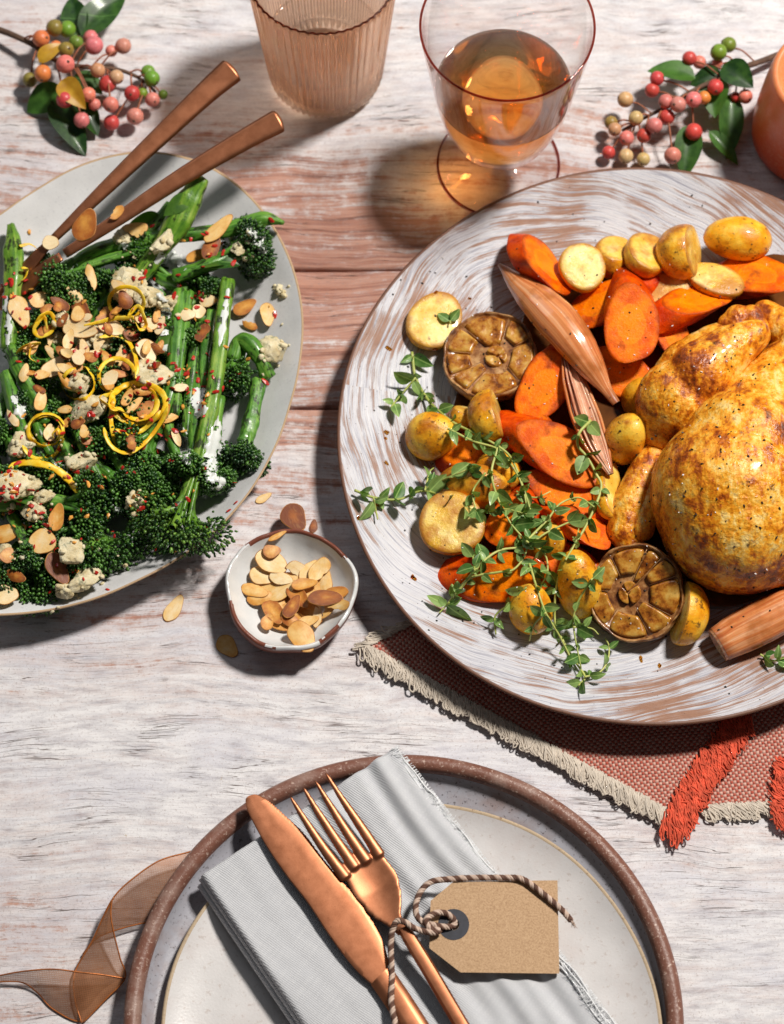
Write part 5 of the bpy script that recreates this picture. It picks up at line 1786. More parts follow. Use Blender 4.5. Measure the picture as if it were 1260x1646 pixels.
for pth, lab in (([(304, 470, 2.2), (294, 540, 2.4), (286, 610, 2.5), (282, 668, 2.4)], 'slim stem touching the thick dark one on its right'), ([(322, 520, 2.1), (310, 590, 2.3), (303, 650, 2.4), (300, 700, 2.3)], 'slim stem left of the long pale one'),
                 ([(250, 590, 2.0), (246, 650, 2.2), (252, 705, 2.2)], 'slim stem left of the thick dark one, lower half'), ([(262, 640, 2.2), (274, 700, 2.4), (292, 758, 2.4)], 'slim stem curving under the long zest curve'), ([(336, 640, 2.6), (326, 700, 2.7), (306, 770, 2.6)], 'slim stem running beside the long pale one into the large head'),
                 ([(46, 640, 2.2), (62, 690, 2.3), (80, 730, 2.1)], 'slim stem inside the large ring of zest'), ([(92, 690, 2.2), (110, 728, 2.3), (128, 770, 2.3)], 'slim stem right of the large ring of zest'), ([(122, 690, 2.2), (140, 730, 2.4), (160, 772, 2.3)], 'slim stem below the wide cheese chunk'),
                 ([(340, 500, 2.3), (330, 560, 2.4), (328, 620, 2.4)], 'slim stem behind the dark brown almond'), ([(205, 520, 2.3), (230, 500, 2.5), (262, 470, 2.6)], 'slim stem right of the top ring of zest'), ([(60, 470, 2.2), (90, 440, 2.4), (120, 418, 2.4)], 'slim stem below the servers'), ([(12, 700, 2.1), (30, 740, 2.2), (60, 770, 2.1)], 'slim stem at the left edge under the broad zest strip')):
    BR.append((pth, [8, 9, 8, 7], 0, lab, False, 0))
FILL = ['below the tip of the lower server', 'under the large cheese chunk', 'left under the long pale almond', 'between the two middle rings of zest', 'under the white almond slices', 'under the looped zest', 'left of the long pale stem', 'under the wide cheese chunk', 'at the left edge beside the glossy stem', 'under the white dressing',
        'right of the slanting stem', 'below the frilly head', 'right of the looped zest', 'under the level stem', 'in the bottom left corner of the platter', 'under the broad zest strip', 'left of the large overhanging head']
for i, (hx, hy, hz, ang, hs) in enumerate([(100, 505, 1.9, 120, 1.25), (178, 470, 2.0, 60, 1.2), (62, 590, 1.8, 200, 1.25), (150, 600, 2.1, 250, 1.2), (232, 530, 2.0, 80, 1.1), (205, 655, 2.0, 280, 1.2), (300, 560, 1.7, 100, 1.1), (118, 668, 2.0, 230, 1.1), (-10, 690, 1.8, 250, 1.2), (300, 660, 1.6, 270, 1.0),
                                               (60, 660, 1.7, 230, 1.0), (330, 470, 1.7, 40, 1.0), (270, 620, 1.8, 300, 1.0), (150, 800, 1.6, 200, 1.2), (0, 930, 1.5, 270, 1.2), (90, 760, 1.8, 240, 1.2), (240, 790, 1.6, 300, 1.2)]):
    dx, dy = math.cos(math.radians(ang)), -math.sin(math.radians(ang))
    BR.insert(0, ([(hx - dx * 75, hy - dy * 75, hz - .3), (hx - dx * 40, hy - dy * 40, hz), (hx - dx * 18, hy - dy * 18, hz)], [11, 10, 10], hs, 'dark broccoli head low in the pile, ' + FILL[i], False, 0))
for i, (pth, rad, head, lab, pale, lf) in enumerate(BR):
    broccoli(pth, rad, lab, head, i * 7 + 3, pale, 1.0, head > 1.0, lf)
refresh()
# ------------------------------------------------------------------ copper servers in the platter
def servers():
    for pts, w0, w1, lab in (
        ([(84, 386, 3.6), (160, 312, 4.4), (250, 226, 5.2), (330, 150, 5.9), (376, 110, 6.3)], 7, 22, 'upper of the two copper salad servers, its handle pointing up right'),
        ([(104, 408, 3.6), (190, 352, 4.3), (290, 286, 5.0), (390, 226, 5.6), (452, 192, 6.0)], 8, 20, 'lower of the two copper salad servers, behind the thick green stem')):
        c = crom(np.array([P(*q) for q in pts]), 10)
        n = len(c)
        T_ = np.gradient(c, axis=0); T_ /= np.linalg.norm(T_, axis=1)[:, None]
        sd = np.cross(T_, unit(TOCAM + np.array([.1, .1, .2]))); sd /= np.linalg.norm(sd, axis=1)[:, None]
        k = ppc(pts[2][0], pts[2][1], 5)
        wd = np.interp(np.linspace(0, 1, n), [0, .4, .97, 1], [w0, w0 + (w1 - w0) * .45, w1, w1 * .94]) / k
        q = np.linspace(-1, 1, 9)
        top = c[:, None] + sd[:, None] * q[None, :, None] * wd[:, None, None]
        # rounded end
        top[-1] -= T_[-1] * (.12 * q ** 2)[:, None]
        t = thing('salad_server', lab, 'server', tuple(c[0] - np.array([0, 0, 1.5])))
        mk('handle', slab(top, .16, dome=.03), COPPER, t)
        # the blade below, mostly under the food
        d = unit(c[0] - c[8])
        e = c[0] + d * .2
        blade = np.array([e, e + d * 1.0 + np.array([0, 0, -.15]), e + d * 2.4 + np.array([0, 0, -.55]), e + d * 3.6 + np.array([0, 0, -.8])])
        cb = crom(blade, 6)
        wb = np.interp(np.linspace(0, 1, len(cb)), [0, .3, .8, 1], [w0, w0 * 1.6, w0 * 2.2, w0 * .8]) / k
        sb = unit(np.cross(d, (0, 0, 1)))
        mk('fork_blade', slab(cb[:, None] + sb * (q[None, :, None] * wb[:, None, None]), .10), COPPER, t)
servers()
refresh()

# ------------------------------------------------------------------ cheese, almonds, zest, dressing, chilli
CHEESE, ALM, ZEST = m_cheese(), m_almond(), m_zest()
def rest(px, py, L, W, ang, share=.75):
    """where a stiff piece of that size comes to rest: on the highest points below it"""
    ca, sa = math.cos(math.radians(ang)), math.sin(math.radians(ang))
    hs = []
    for u in (-.4, 0, .4):
        for v in (-.35, 0, .35):
            x, y = u * L, v * W
            hs.append(drop(px + x * ca - y * sa, py - x * sa - y * ca))
    z = np.sort([h[0][2] for h in hs])
    zt = z[-1] * share + z[-4] * (1 - share)
    n = unit(np.mean([h[1] for h in hs], 0))
    return P(px, py, zt), n

def cheese(px, py, a, b, ang, label, h=.55, seed=0):
    p, n = rest(px, py, a * 1.6, b * 1.6, ang, .5)
    k = ppc(px, py, p[2])
    V, F = ico(4)
    V = V.copy()
    r = np.random.RandomState(seed + 50)
    # broken facets
    for _ in range(13):
        d = unit(r.normal(size=3)); h0 = .55 + .25 * r.rand()
        s = V @ d
        V -= np.outer(np.clip(s - h0, 0, None) * .92, d)
    V = V + V * (.10 * sn(V, .30, seed) + .09 * sn(V, .12, seed + 1) + .05 * sn(V, .06, seed + 2, 1))[:, None]
    sz = np.array([a / k / .98, b / k / .95, h * min(a, b) / k + .10])
    x = imgdir(px, py, ang, p[2])
    B = basis(unit(np.array([0, 0, 1]) + r.normal(size=3) * .15), x)
    V = (V * sz) @ B.T + p + np.array([0, 0, sz[2] * .25])
    o = mk('cheese_crumb', (V, [F]), CHEESE, None, label, 'cheese', 'crumbled blue cheese on the platter')
    refresh()
    return o
CH = [(205, 462, 42, 34, 20, 'large cream cheese chunk inside the top ring of zest'), (238, 480, 32, 22, -30, 'cheese crumb right of the top ring of zest'), (138, 658, 40, 26, 10, 'wide cheese chunk with a browned almond stuck to it, middle left'),
      (125, 618, 26, 22, 0, 'veined cheese crumb inside the left middle ring of zest'), (26, 784, 48, 30, 15, 'big cheese chunk dusted with chilli at the left edge'), (32, 718, 24, 26, 40, 'cheese crumb left of the large ring of zest'),
      (131, 742, 26, 22, 10, 'cheese crumb with red flakes below the large ring of zest'), (52, 826, 18, 24, 60, 'cheese crumb above the square almond piece'), (114, 886, 28, 30, 30, 'smooth cheese wedge on the big dark head'),
      (134, 936, 32, 20, 30, 'blue veined cheese chunk at the bottom rim'), (104, 950, 18, 15, 0, 'small cheese crumb beside the blue veined chunk at the bottom'), (246, 604, 32, 34, 60, 'pale cheese chunk right of the looped zest'),
      (436, 562, 28, 26, -40, 'cheese chunk on the right rim beside the curved stem'), (214, 806, 15, 15, 0, 'small cheese crumb on the dark heads right of the level stem'), (448, 466, 8, 9, 0, 'tiny cheese crumb alone on the right rim'),
      (196, 384, 16, 15, 0, 'cheese crumb under the lower copper server'), (262, 392, 28, 15, 50, 'cheese crumb on the thick bright green stem'), (100, 512, 15, 12, 0, 'small cheese crumb left of the brown almond'),
      (382, 402, 14, 12, 30, 'cheese crumb on the frilly head'), (72, 800, 18, 14, 20, 'crumbled cheese beside the level stem'), (150, 545, 34, 24, -15, 'broad cheese flake left of centre'), (268, 488, 22, 15, 50, 'cheese crumb on the dressing right of the top ring of zest'),
      (92, 545, 14, 14, 0, 'grey cheese crumb above the long pale almond'), (8, 890, 18, 20, 0, 'cheese crumb at the left edge below the chilli dusted chunk')]
for i, (px, py, a, b, ang, lab) in enumerate(CH):
    cheese(px, py, a, b, ang, lab, .55, i * 3)

_rc = np.random.RandomState(31)
_T = []
for px, py, a, b, ang, lab in CH:
    for _ in range(9):
        q = np.array([px, py]) + _rc.normal(size=2) * max(a, b) * .85
        p_, n_ = drop(*q)
        if p_[2] < .9: continue
        s_ = .05 + .10 * _rc.rand() ** 2
        M_ = np.zeros((3, 4)); M_[:, :3] = basis(unit(n_ + _rc.normal(size=3) * .5), _rc.normal(size=3)) * np.array([s_ * 1.3, s_, s_ * .8]); M_[:, 3] = p_ + n_ * s_ * .4
        _T.append(M_)
_v, _f = ico(2)
_v = _v + _v * (.25 * sn(_v, .5, 3))[:, None]
mk('cheese_crumbs', scatter((_v, _f), np.array(_T)), CHEESE, None, 'fine crumbs of blue cheese scattered round the larger chunks', 'cheese', kind='stuff')
refresh()

# dressing: thick white drizzle settling over the stems
DRESS = Mat('white_dressing')
DRESS = DRESS.done(DRESS.P((.74, .77, .74), .22, DRESS.bump(DRESS.noise(DRESS.co(), 3., 4.), .3, .05), sss=.2, sssr=(1, 1, .9), ssss=.15, coat=.3))
def dressing():
    """thin smears that follow whatever they were poured over"""
    r = np.random.RandomState(12)
    parts = []
    for line, w_ in (([(250, 455), (262, 490), (258, 530), (268, 575)], 13), ([(368, 458), (360, 510), (352, 560)], 7), ([(322, 622), (318, 650), (330, 668)], 17), ([(352, 668), (346, 705), (340, 740), (338, 775)], 15), ([(288, 680), (296, 715), (302, 748)], 12),
                     ([(8, 470), (14, 510), (12, 560)], 9), ([(18, 632), (32, 660), (42, 672)], 11), ([(398, 366), (416, 388), (424, 412)], 10), ([(245, 425), (275, 412), (300, 436)], 12), ([(85, 738), (98, 756), (112, 772)], 10), ([(100, 515), (112, 540), (128, 552)], 9), ([(205, 392), (190, 402)], 8), ([(330, 768), (352, 775), (362, 768)], 14),
                     ([(282, 402), (262, 420)], 9), ([(180, 810), (192, 822)], 8), ([(96, 690), (88, 720)], 7)):
        c = crom(np.array(line, float), 9)
        tg = np.gradient(c, axis=0); tg /= np.linalg.norm(tg, axis=1)[:, None]
        nr = np.stack([-tg[:, 1], tg[:, 0]], 1)
        n, m_ = len(c), 11
        s = np.linspace(0, 1, n)
        wd = w_ * np.sin(np.clip(s * .92 + .04, 0, 1) * math.pi) ** .5 * (1 + .35 * np.sin(s * 17 + r.rand() * 6) * r.rand())
        q = np.linspace(-1, 1, m_)
        Z = np.zeros((n, m_)); G = np.zeros((n, m_, 2))
        for i in range(n):
            for j in range(m_):
                G[i, j] = c[i] + nr[i] * q[j] * wd[i] * (1 + .2 * math.sin(i * 1.7 + (5 if q[j] > 0 else 0)))
                Z[i, j] = drop(*G[i, j])[0][2]
        # it bridges narrow gaps and sags into wide ones
        Zs = Z.copy()
        for _ in range(3):
            A = np.pad(Zs, 1, mode='edge')
            av = (A[:-2, 1:-1] + A[2:, 1:-1] + A[1:-1, :-2] + A[1:-1, 2:]) / 4
            Zs = np.maximum(Zs * .35 + av * .65, np.minimum(Z, av + .25))
        edge = (1 - np.abs(q) ** 3)[None] * np.sin(np.clip(s, .02, .98) * math.pi)[:, None] ** .4
        V = np.array([P(G[i, j, 0], G[i, j, 1], Zs[i, j] - .07 + .15 * edge[i, j]) for i in range(n) for j in range(m_)])
        W = np.array([P(G[i, j, 0], G[i, j, 1], Zs[i, j] - .10) for i in range(n) for j in range(m_)])
        F = ringfaces(n, m_, False)
        V[:, 2] += .02 * sn(V, .35, 4)
        cen = V[F].mean(1)
        keep = sn(cen, .45, 6) + .75 * (1 - np.abs(q[F[:, 0] % m_ ]) ** 2) > .28
        F = F[keep]
        if not len(F): continue
        parts.append((np.vstack([V, W]), [F, F[:, ::-1] + len(V)]))
    mk('creamy_dressing', join(parts), DRESS, None, 'white creamy dressing drizzled over the broccoli stems', 'dressing', kind='stuff')
dressing()
refresh()

def almond_mesh(seed, broken=False, curve=.32):
    r = np.random.RandomState(seed)
    m_ = 26
    th = np.linspace(0, 2 * math.pi, m_, endpoint=False)
    # pointed oval of length 1.5 cm
    rx = .75; ry = .42 + .12 * r.rand()
    X = rx * np.cos(th); Y = ry * np.sin(th) * (1 - .28 * np.cos(th))
    w_ = 1 + .03 * np.sin(3 * th + r.rand() * 6) + .025 * np.sin(5 * th + r.rand() * 6)
    X, Y = X * w_, Y * w_
    if broken:
        d = unit(np.array([r.normal(), r.normal()])); h0 = .05 + .25 * r.rand()
        s = X * d[0] + Y * d[1]
        ex = np.clip(s - h0, 0, None) * (1 + .12 * np.sin(th * 9))
        X -= ex * d[0]; Y -= ex * d[1]
    bx, by = (r.rand(2) - .5) * curve
    tw = (r.rand() - .5) * curve
    def h(x, y): return bx * x * x + by * y * y * 2 + tw * x * y
    rows = []
    for s, z in ((.03, .026), (.5, .027), (.955, .026), (1., .010), (1., -.014), (.94, -.026), (.5, -.026), (.03, -.026)):
        x, y = X * s, Y * s
        rows.append(np.stack([x, y, z + h(x, y)], 1))
    V, F, mi = body_rings(rows, [0, 0, 1, 1, 1, 0, 0])
    me = new_mesh('flaked_almond', V, [f[:, ::-1] for f in F], mi)
    me.set_sharp_from_angle(angle=math.radians(14))
    return me
AMS = [almond_mesh(i) for i in range(7)] + [almond_mesh(20 + i, True) for i in range(5)] + [almond_mesh(40 + i, False, .06) for i in range(2)]
AEDGE = m_plain('toasted_almond_edge', (.46, .20, .05), .5, .5)
for me in AMS:
    me.materials.append(ALM)
    me.materials.append(AEDGE)
arn = random.Random(5)
def almond(px, py, L, W, ang, tone, label, group, lift=.04, tilt=.25, which=None, flatten=.72):
    p, n = rest(px, py, L, W, ang, .6)
    k = ppc(px, py, p[2])
    n = unit(unit(n) * (1 - flatten) + np.array([0, 0, 1]) * flatten + np.array([arn.gauss(0, tilt), arn.gauss(0, tilt), 0]) * .6)
    B = basis(n, imgdir(px, py, ang, p[2]))
    me = AMS[which if which is not None else arn.randrange(len(AMS))]
    ay = max(abs(v.co.y) for v in me.vertices) / S
    o = inst('flaked_almond', me, p + n * lift + np.array([0, 0, lift]), B, None, (L / k / 1.5, W / k / (2 * ay), 1.0), label, 'almond', group, (tone, 0, 0))
    refresh()
    return o
gA = 'flaked almonds scattered on the broccoli'
for q in [(138, 362, 56, 40, 60, .62, 'wide orange almond flake behind the lower copper server'), (215, 372, 50, 28, 15, .3, 'almond flake just below the lower copper server'), (186, 342, 32, 22, 30, .45, 'almond flake between the two copper servers'),
          (82, 391, 27, 25, 0, .05, 'round pale almond flake at the tip of the upper server'), (145, 448, 48, 20, 97, .25, 'upright almond flake left of the large cheese chunk'), (340, 398, 44, 28, 60, .78, 'brown curled almond flake on the frilly head'),
          (318, 412, 40, 20, 20, .42, 'tan almond flake left of the brown curled one'), (352, 368, 64, 26, 42, .28, 'long pale almond flake with brown edge across the top stem'), (132, 500, 46, 26, -55, .85, 'reddish brown almond flake left of the top ring of zest'),
          (165, 506, 44, 28, 30, .65, 'tan almond flake inside the top zest tail'), (32, 502, 60, 34, -68, .18, 'large cream almond flake at the left below the server'), (62, 482, 32, 28, 40, .3, 'yellowish almond flake beside the left zest curl'),
          (180, 528, 46, 26, -15, .12, 'pale almond flake right of the broad cheese flake'), (130, 530, 60, 32, -12, .12, 'pale almond flake left of centre under the zest tail'), (240, 524, 28, 27, 0, .03, 'round white almond slice above the oval white one'), (236, 567, 44, 36, -60, .03, 'oval white almond slice left of the dark stem'),
          (214, 536, 32, 28, 40, .75, 'browned almond flake left of the round white slice'), (196, 572, 42, 22, 82, .2, 'upright pale almond flake at the centre'), (170, 578, 42, 20, -40, .38, 'slanting tan almond flake at the centre left'), (209, 582, 38, 20, 60, .72, 'dark orange almond flake behind the upright pale one'),
          (95, 588, 62, 28, 26, .12, 'long pale almond flake at the middle left'), (126, 565, 34, 17, 66, .82, 'brown almond splinter above the left middle ring'), (190, 602, 32, 15, 5, .6, 'small orange almond flake inside the right middle ring'), (118, 592, 34, 22, 10, .5, 'tan almond flake on the left middle ring'),
          (65, 645, 40, 20, 78, .3, 'almond flake standing left of the wide cheese chunk'), (22, 672, 48, 18, -65, .1, 'pale almond on the glossy dark stem at the left edge'), (240, 660, 42, 30, 20, .58, 'golden almond flake inside the looped zest'), (216, 652, 40, 15, 45, .3, 'slim almond flake inside the looped zest'),
          (205, 640, 32, 16, 62, .4, 'narrow almond flake left in the looped zest'), (228, 628, 34, 20, -10, .5, 'orange almond flake at the top of the looped zest'), (252, 508, 30, 13, 80, .42, 'almond sliver on the dressing'), (302, 506, 25, 24, 0, .03, 'round white almond slice left of its twin under the pale stem'), (320, 502, 22, 25, 0, .05, 'round white almond slice touching the long pale stem'),
          (335, 484, 30, 22, 5, .1, 'broken white almond piece left of the long pale stem'), (328, 536, 42, 30, 88, .92, 'dark brown almond flake beside the long pale stem'), (430, 508, 46, 25, -84, .22, 'almond flake lying on the bare right rim'), (394, 494, 42, 26, 30, .55, 'orange almond flake right of the long pale stem'), (402, 522, 30, 18, -40, .5, 'small orange almond flake above the curved stem'),
          (272, 673, 30, 17, 15, .35, 'tan almond piece right of the looped zest'), (284, 706, 32, 13, -68, .12, 'white almond sliver below the tan piece, on the lower middle head'), (92, 832, 48, 26, 76, .45, 'almond flake with a brown centre above the square piece'), (70, 872, 46, 44, -20, .22, 'large square almond piece on the lower left heads'),
          (93, 915, 58, 34, -58, .95, 'dark brown almond flake at the lower left'), (14, 857, 64, 34, 10, .4, 'large tan almond flake at the left edge, lower'), (12, 893, 28, 25, 60, .5, 'tan almond flake left of the small head'), (26, 927, 36, 20, -20, .72, 'brown edged almond flake near the bottom left'), (10, 957, 42, 38, 5, .08, 'big pale almond flake at the bottom left corner of the platter'),
          (208, 716, 38, 23, 72, .75, 'orange brown almond flake inside the long zest curve'), (50, 560, 30, 20, 40, .3, 'almond flake under the left zest curl'), (255, 560, 30, 14, 60, .5, 'tan almond splinter left of the dark stem')]:
    almond(*q, gA)
# broken bits of almond all through the middle of the pile
for i in range(46):
    a_, d_ = arn.uniform(0, 6.283), math.sqrt(arn.random())
    x_, y_ = 165 + 130 * d_ * math.cos(a_), 590 + 150 * d_ * math.sin(a_)
    almond(x_, y_, arn.uniform(22, 38), arn.uniform(13, 24), arn.uniform(0, 180), arn.choice([.05, .1, .2, .3, .45, .6, .8]), 'small broken almond bit among the cheese and zest in the middle of the broccoli', 'small almond bits in the middle of the broccoli', .03, .3)
# zest curls
def zest(path, label, w_=.10, lift=.12, closed=False, hump=.25):
    c2 = crom(np.array(path, float), 8)
    pts = []
    for i, q in enumerate(c2):
        p, n = drop(*q)
        pts.append(p)
    pts = np.array(pts)
    z = pts[:, 2]
    # a springy strip bridges the hollows
    zs = z.copy()
    for _ in range(30):
        zs[1:-1] = np.maximum((zs[:-2] + zs[2:]) / 2, zs[1:-1] * .4 + (zs[:-2] + zs[2:]) * .3)
    for _ in range(10):
        zs[1:-1] = (zs[:-2] + 2 * zs[1:-1] + zs[2:]) / 4
    zz = zs + lift + hump * .5 * (1 + np.sin(np.linspace(0, 9, len(zs)) + len(label)))
    world = np.array([P(q[0], q[1], h) for q, h in zip(c2, zz)])
    V, F = tube(world, w_ * np.interp(np.linspace(0, 1, len(world)), [0, .06, .9, 1], [.4, 1, 1, .35]) * (1 + .12 * np.sin(np.arange(len(world)) * .7) * np.sin(np.arange(len(world)) * .31)), 8, True, .20, (.35, .2, 1))
    V += .012 * np.stack([sn(V, .2, 1), sn(V, .2, 2), sn(V, .2, 3)], 1)
    return mk('zest_curl', (V, F), ZEST, None, label, 'lemon zest', 'lemon zest curls on the broccoli')
def loop(cx, cy, rx, ry, a0, turns, shrink=0., n=14):
    k = int(n * turns)
    t_ = np.linspace(0, turns * 2 * math.pi, k) + math.radians(a0)
    s = 1 - shrink * np.linspace(0, 1, k)
    return [(cx + rx * q * math.cos(a), cy - ry * q * math.sin(a)) for a, q in zip(t_, s)]
zest(loop(203, 486, 28, 25, -60, .95) + [(212, 512), (185, 512), (150, 520), (135, 523)], 'ring of zest on the large cheese chunk at the top, tail running left')
zest([(205, 508), (222, 492), (232, 512), (234, 524), (225, 530), (218, 518)], 'short zest hook right of the top ring')
zest([(36, 532), (55, 522), (66, 508), (80, 503), (88, 518), (80, 535), (62, 540), (55, 528), (70, 510), (76, 530)], 'tight zest curl at the left beside the cream almond')
zest([(26, 568), (40, 556), (62, 552), (50, 560), (48, 575), (58, 582)], 'small forked zest strip below the left curl')
zest(loop(74, 692, 31, 28, 20, 1.9, .25) + [(92, 690), (84, 698), (86, 704)], 'large ring of coiled zest at the lower left')
zest([(36, 716), (48, 732), (68, 738), (90, 728), (102, 705)], 'zest strip below the coil of the large ring')
zest([(14, 752), (36, 744), (62, 745), (85, 752), (104, 765), (118, 780), (124, 792)], 'broad zest strip hanging down below the large ring', .17)
zest(loop(126, 617, 26, 26, 100, .92) + [(112, 642)], 'orange zest ring at the middle left')
zest(loop(188, 604, 29, 28, -20, .8) + [(160, 640), (180, 655), (205, 665)], 'zest ring right of the orange one, its tail running down')
zest([(160, 542), (185, 539), (205, 548), (216, 568), (220, 590), (218, 608)], 'thin zest arc right of the pale almonds at the centre')
zest(loop(222, 648, 44, 32, 160, 1.1) + loop(222, 648, 30, 26, 200, .8), 'looped zest at the centre right, two turns', .14)
zest([(184, 640), (178, 665), (180, 690), (186, 716)], 'straight zest strip down from the looped zest')
zest([(167, 687), (172, 706), (185, 722), (205, 728), (225, 718), (245, 698), (262, 672), (270, 652)], 'long zest curve under the looped zest')
zest([(186, 690), (205, 698), (228, 692), (246, 676), (258, 660)], 'inner zest curve under the looped zest')
zest([(32, 396), (46, 392), (58, 398)], 'short zest strip near the servers at the upper left')
zest([(34, 430), (44, 432), (40, 446), (33, 452)], 'bent zest strip beside the upright stem at the left')
refresh()

# chilli flakes and seeds, pepper, salt: too many to count
CHIL = m_plain('red_chilli_flake', (.46, .020, .012), .35, .5, coat=.3)
CHILO = m_plain('orange_chilli_seed', (.72, .33, .06), .4, .3)
PEP = m_plain('cracked_black_pepper', (.018, .012, .009), .5, .4)
def sprinkle(name, label, cat, mat, pts, size, seed, zmin=None, flat=.4, sub_=1):
    r = np.random.RandomState(seed)
    T = []
    for q in pts:
        p, n = drop(*q)
        if zmin is not None and p[2] < zmin: continue
        s = size * (.6 + .8 * r.rand())
        B = basis(unit(n + r.normal(size=3) * .4), r.normal(size=3))
        M = np.zeros((3, 4)); M[:, :3] = B * np.array([s * (1 + .6 * r.rand()), s * .7, s * flat]); M[:, 3] = p + unit(n) * s * .3
        T.append(M)
    V, F = ico(sub_)
    V = V + V * (.45 * sn(V, .6, seed))[:, None]
    V, F = scatter((V, F), np.array(T))
    return mk(name, (V, F), mat, None, label, cat, kind='stuff', smooth=False)
r_ = np.random.RandomState(77)
hot = [(20, 790, 26, 40), (270, 480, 60, 22), (140, 560, 70, 26), (300, 640, 40, 20), (120, 760, 50, 26), (30, 470, 26, 16), (280, 800, 50, 20), (340, 430, 50, 18), (180, 640, 60, 22), (100, 850, 60, 20), (320, 600, 20, 12), (90, 900, 60, 14), (230, 720, 50, 14), (360, 640, 40, 10)]
pts = np.vstack([np.stack([r_.normal(a, s, n), r_.normal(b, s, n)], 1) for a, b, s, n in hot])
sprinkle('chilli_flakes', 'dried red chilli flakes sprinkled all over the broccoli', 'chilli', CHIL, pts, .12, 5, .9, .25, 1)
pts = np.vstack([np.stack([r_.normal(a, s, n // 3), r_.normal(b, s, n // 3)], 1) for a, b, s, n in hot])
sprinkle('chilli_seeds', 'pale orange chilli seeds sprinkled over the broccoli', 'chilli', CHILO, pts, .12, 6, .9)

# ------------------------------------------------------------------ almonds in the bowl and on the table
gB = 'flaked almonds piled in the small bowl'
for q in [(470, 962, 66, 44, 20, .35), (450, 950, 64, 44, 80, .3), (490, 958, 64, 44, -30, .35), (455, 975, 64, 42, -10, .4), (495, 935, 60, 42, 40, .3), (470, 985, 60, 36, 20, .4), (440, 965, 56, 34, -20, .35), (500, 950, 54, 34, 50, .35), (465, 935, 56, 36, 10, .3), (500, 985, 50, 30, -40, .5), (430, 940, 50, 32, 30, .3), (520, 935, 46, 32, 80, .25), (540, 955, 44, 26, 10, .5), (450, 1000, 48, 30, -30, .45),
          (480, 920, 50, 34, -10, .12), (500, 920, 48, 36, 60, .2), (420, 960, 48, 26, 10, .4), (410, 950, 46, 24, -15, .35), (455, 950, 56, 28, 25, .25), (480, 960, 52, 26, -50, .6), (440, 985, 50, 30, -60, .55), (430, 1000, 32, 22, 70, .45), (470, 1000, 40, 22, -30, .6),
          (510, 990, 44, 16, 85, .15), (495, 1000, 38, 20, 20, .3), (525, 980, 40, 22, 30, .35), (515, 920, 52, 38, 70, .25), (545, 975, 40, 24, 10, .3), (425, 925, 48, 34, 0, .2), (452, 930, 40, 24, -15, .1), (470, 975, 46, 24, 60, .72), (490, 940, 44, 22, 10, .45)]:
    dx, dy = q[0] - 470, q[1] - 955
    where = 'at the centre' if math.hypot(dx, dy) < 24 else 'towards the ' + ('back' if dy < -14 else 'front' if dy > 14 else 'middle') + (' left' if dx < -14 else ' right' if dx > 14 else '')
    almond(*q, '%s %s almond flake in the bowl heap, %s' % ('pale' if q[5] < .28 else 'golden' if q[5] < .46 else 'browned', 'narrow' if q[3] < 27 else 'wide', where), gB, .03, .22)
for q in [(437, 905, 56, 40, -25, .22, 'wide golden almond flake on top at the back of the small bowl'), (524, 963, 58, 28, 0, .75, 'orange brown almond flake on the right of the bowl heap'), (486, 1026, 58, 42, -58, .35, 'large oval almond flake resting on the front rim of the small bowl'), (437, 888, 30, 24, 10, .5, 'small browned almond flake at the very back of the bowl heap')]:
    almond(*q, gB, .08, .12, arn.choice([0, 1, 2, 3]))
gT = 'loose almonds on the table'
for q in [(473, 833, 52, 42, -60, .93, 'dark brown almond flake on the table above the small bowl'), (280, 978, 52, 26, 58, .15, 'pale bean shaped almond flake on the table below the platter'), (424, 801, 30, 14, 30, .18, 'small pale almond splinter on the table beside the platter'), (366, 1040, 44, 32, -50, .3, 'almond flake in the shadow of the small bowl, lower left'), (504, 846, 24, 14, 80, .85, 'sliver of brown almond in the shadow near the serving plate'), (446, 862, 34, 10, 28, .4, 'thin almond sliver leaning behind the small bowl')]:
    almond(*q, gT, .022, .03, arn.choice([12, 13]), 1.)

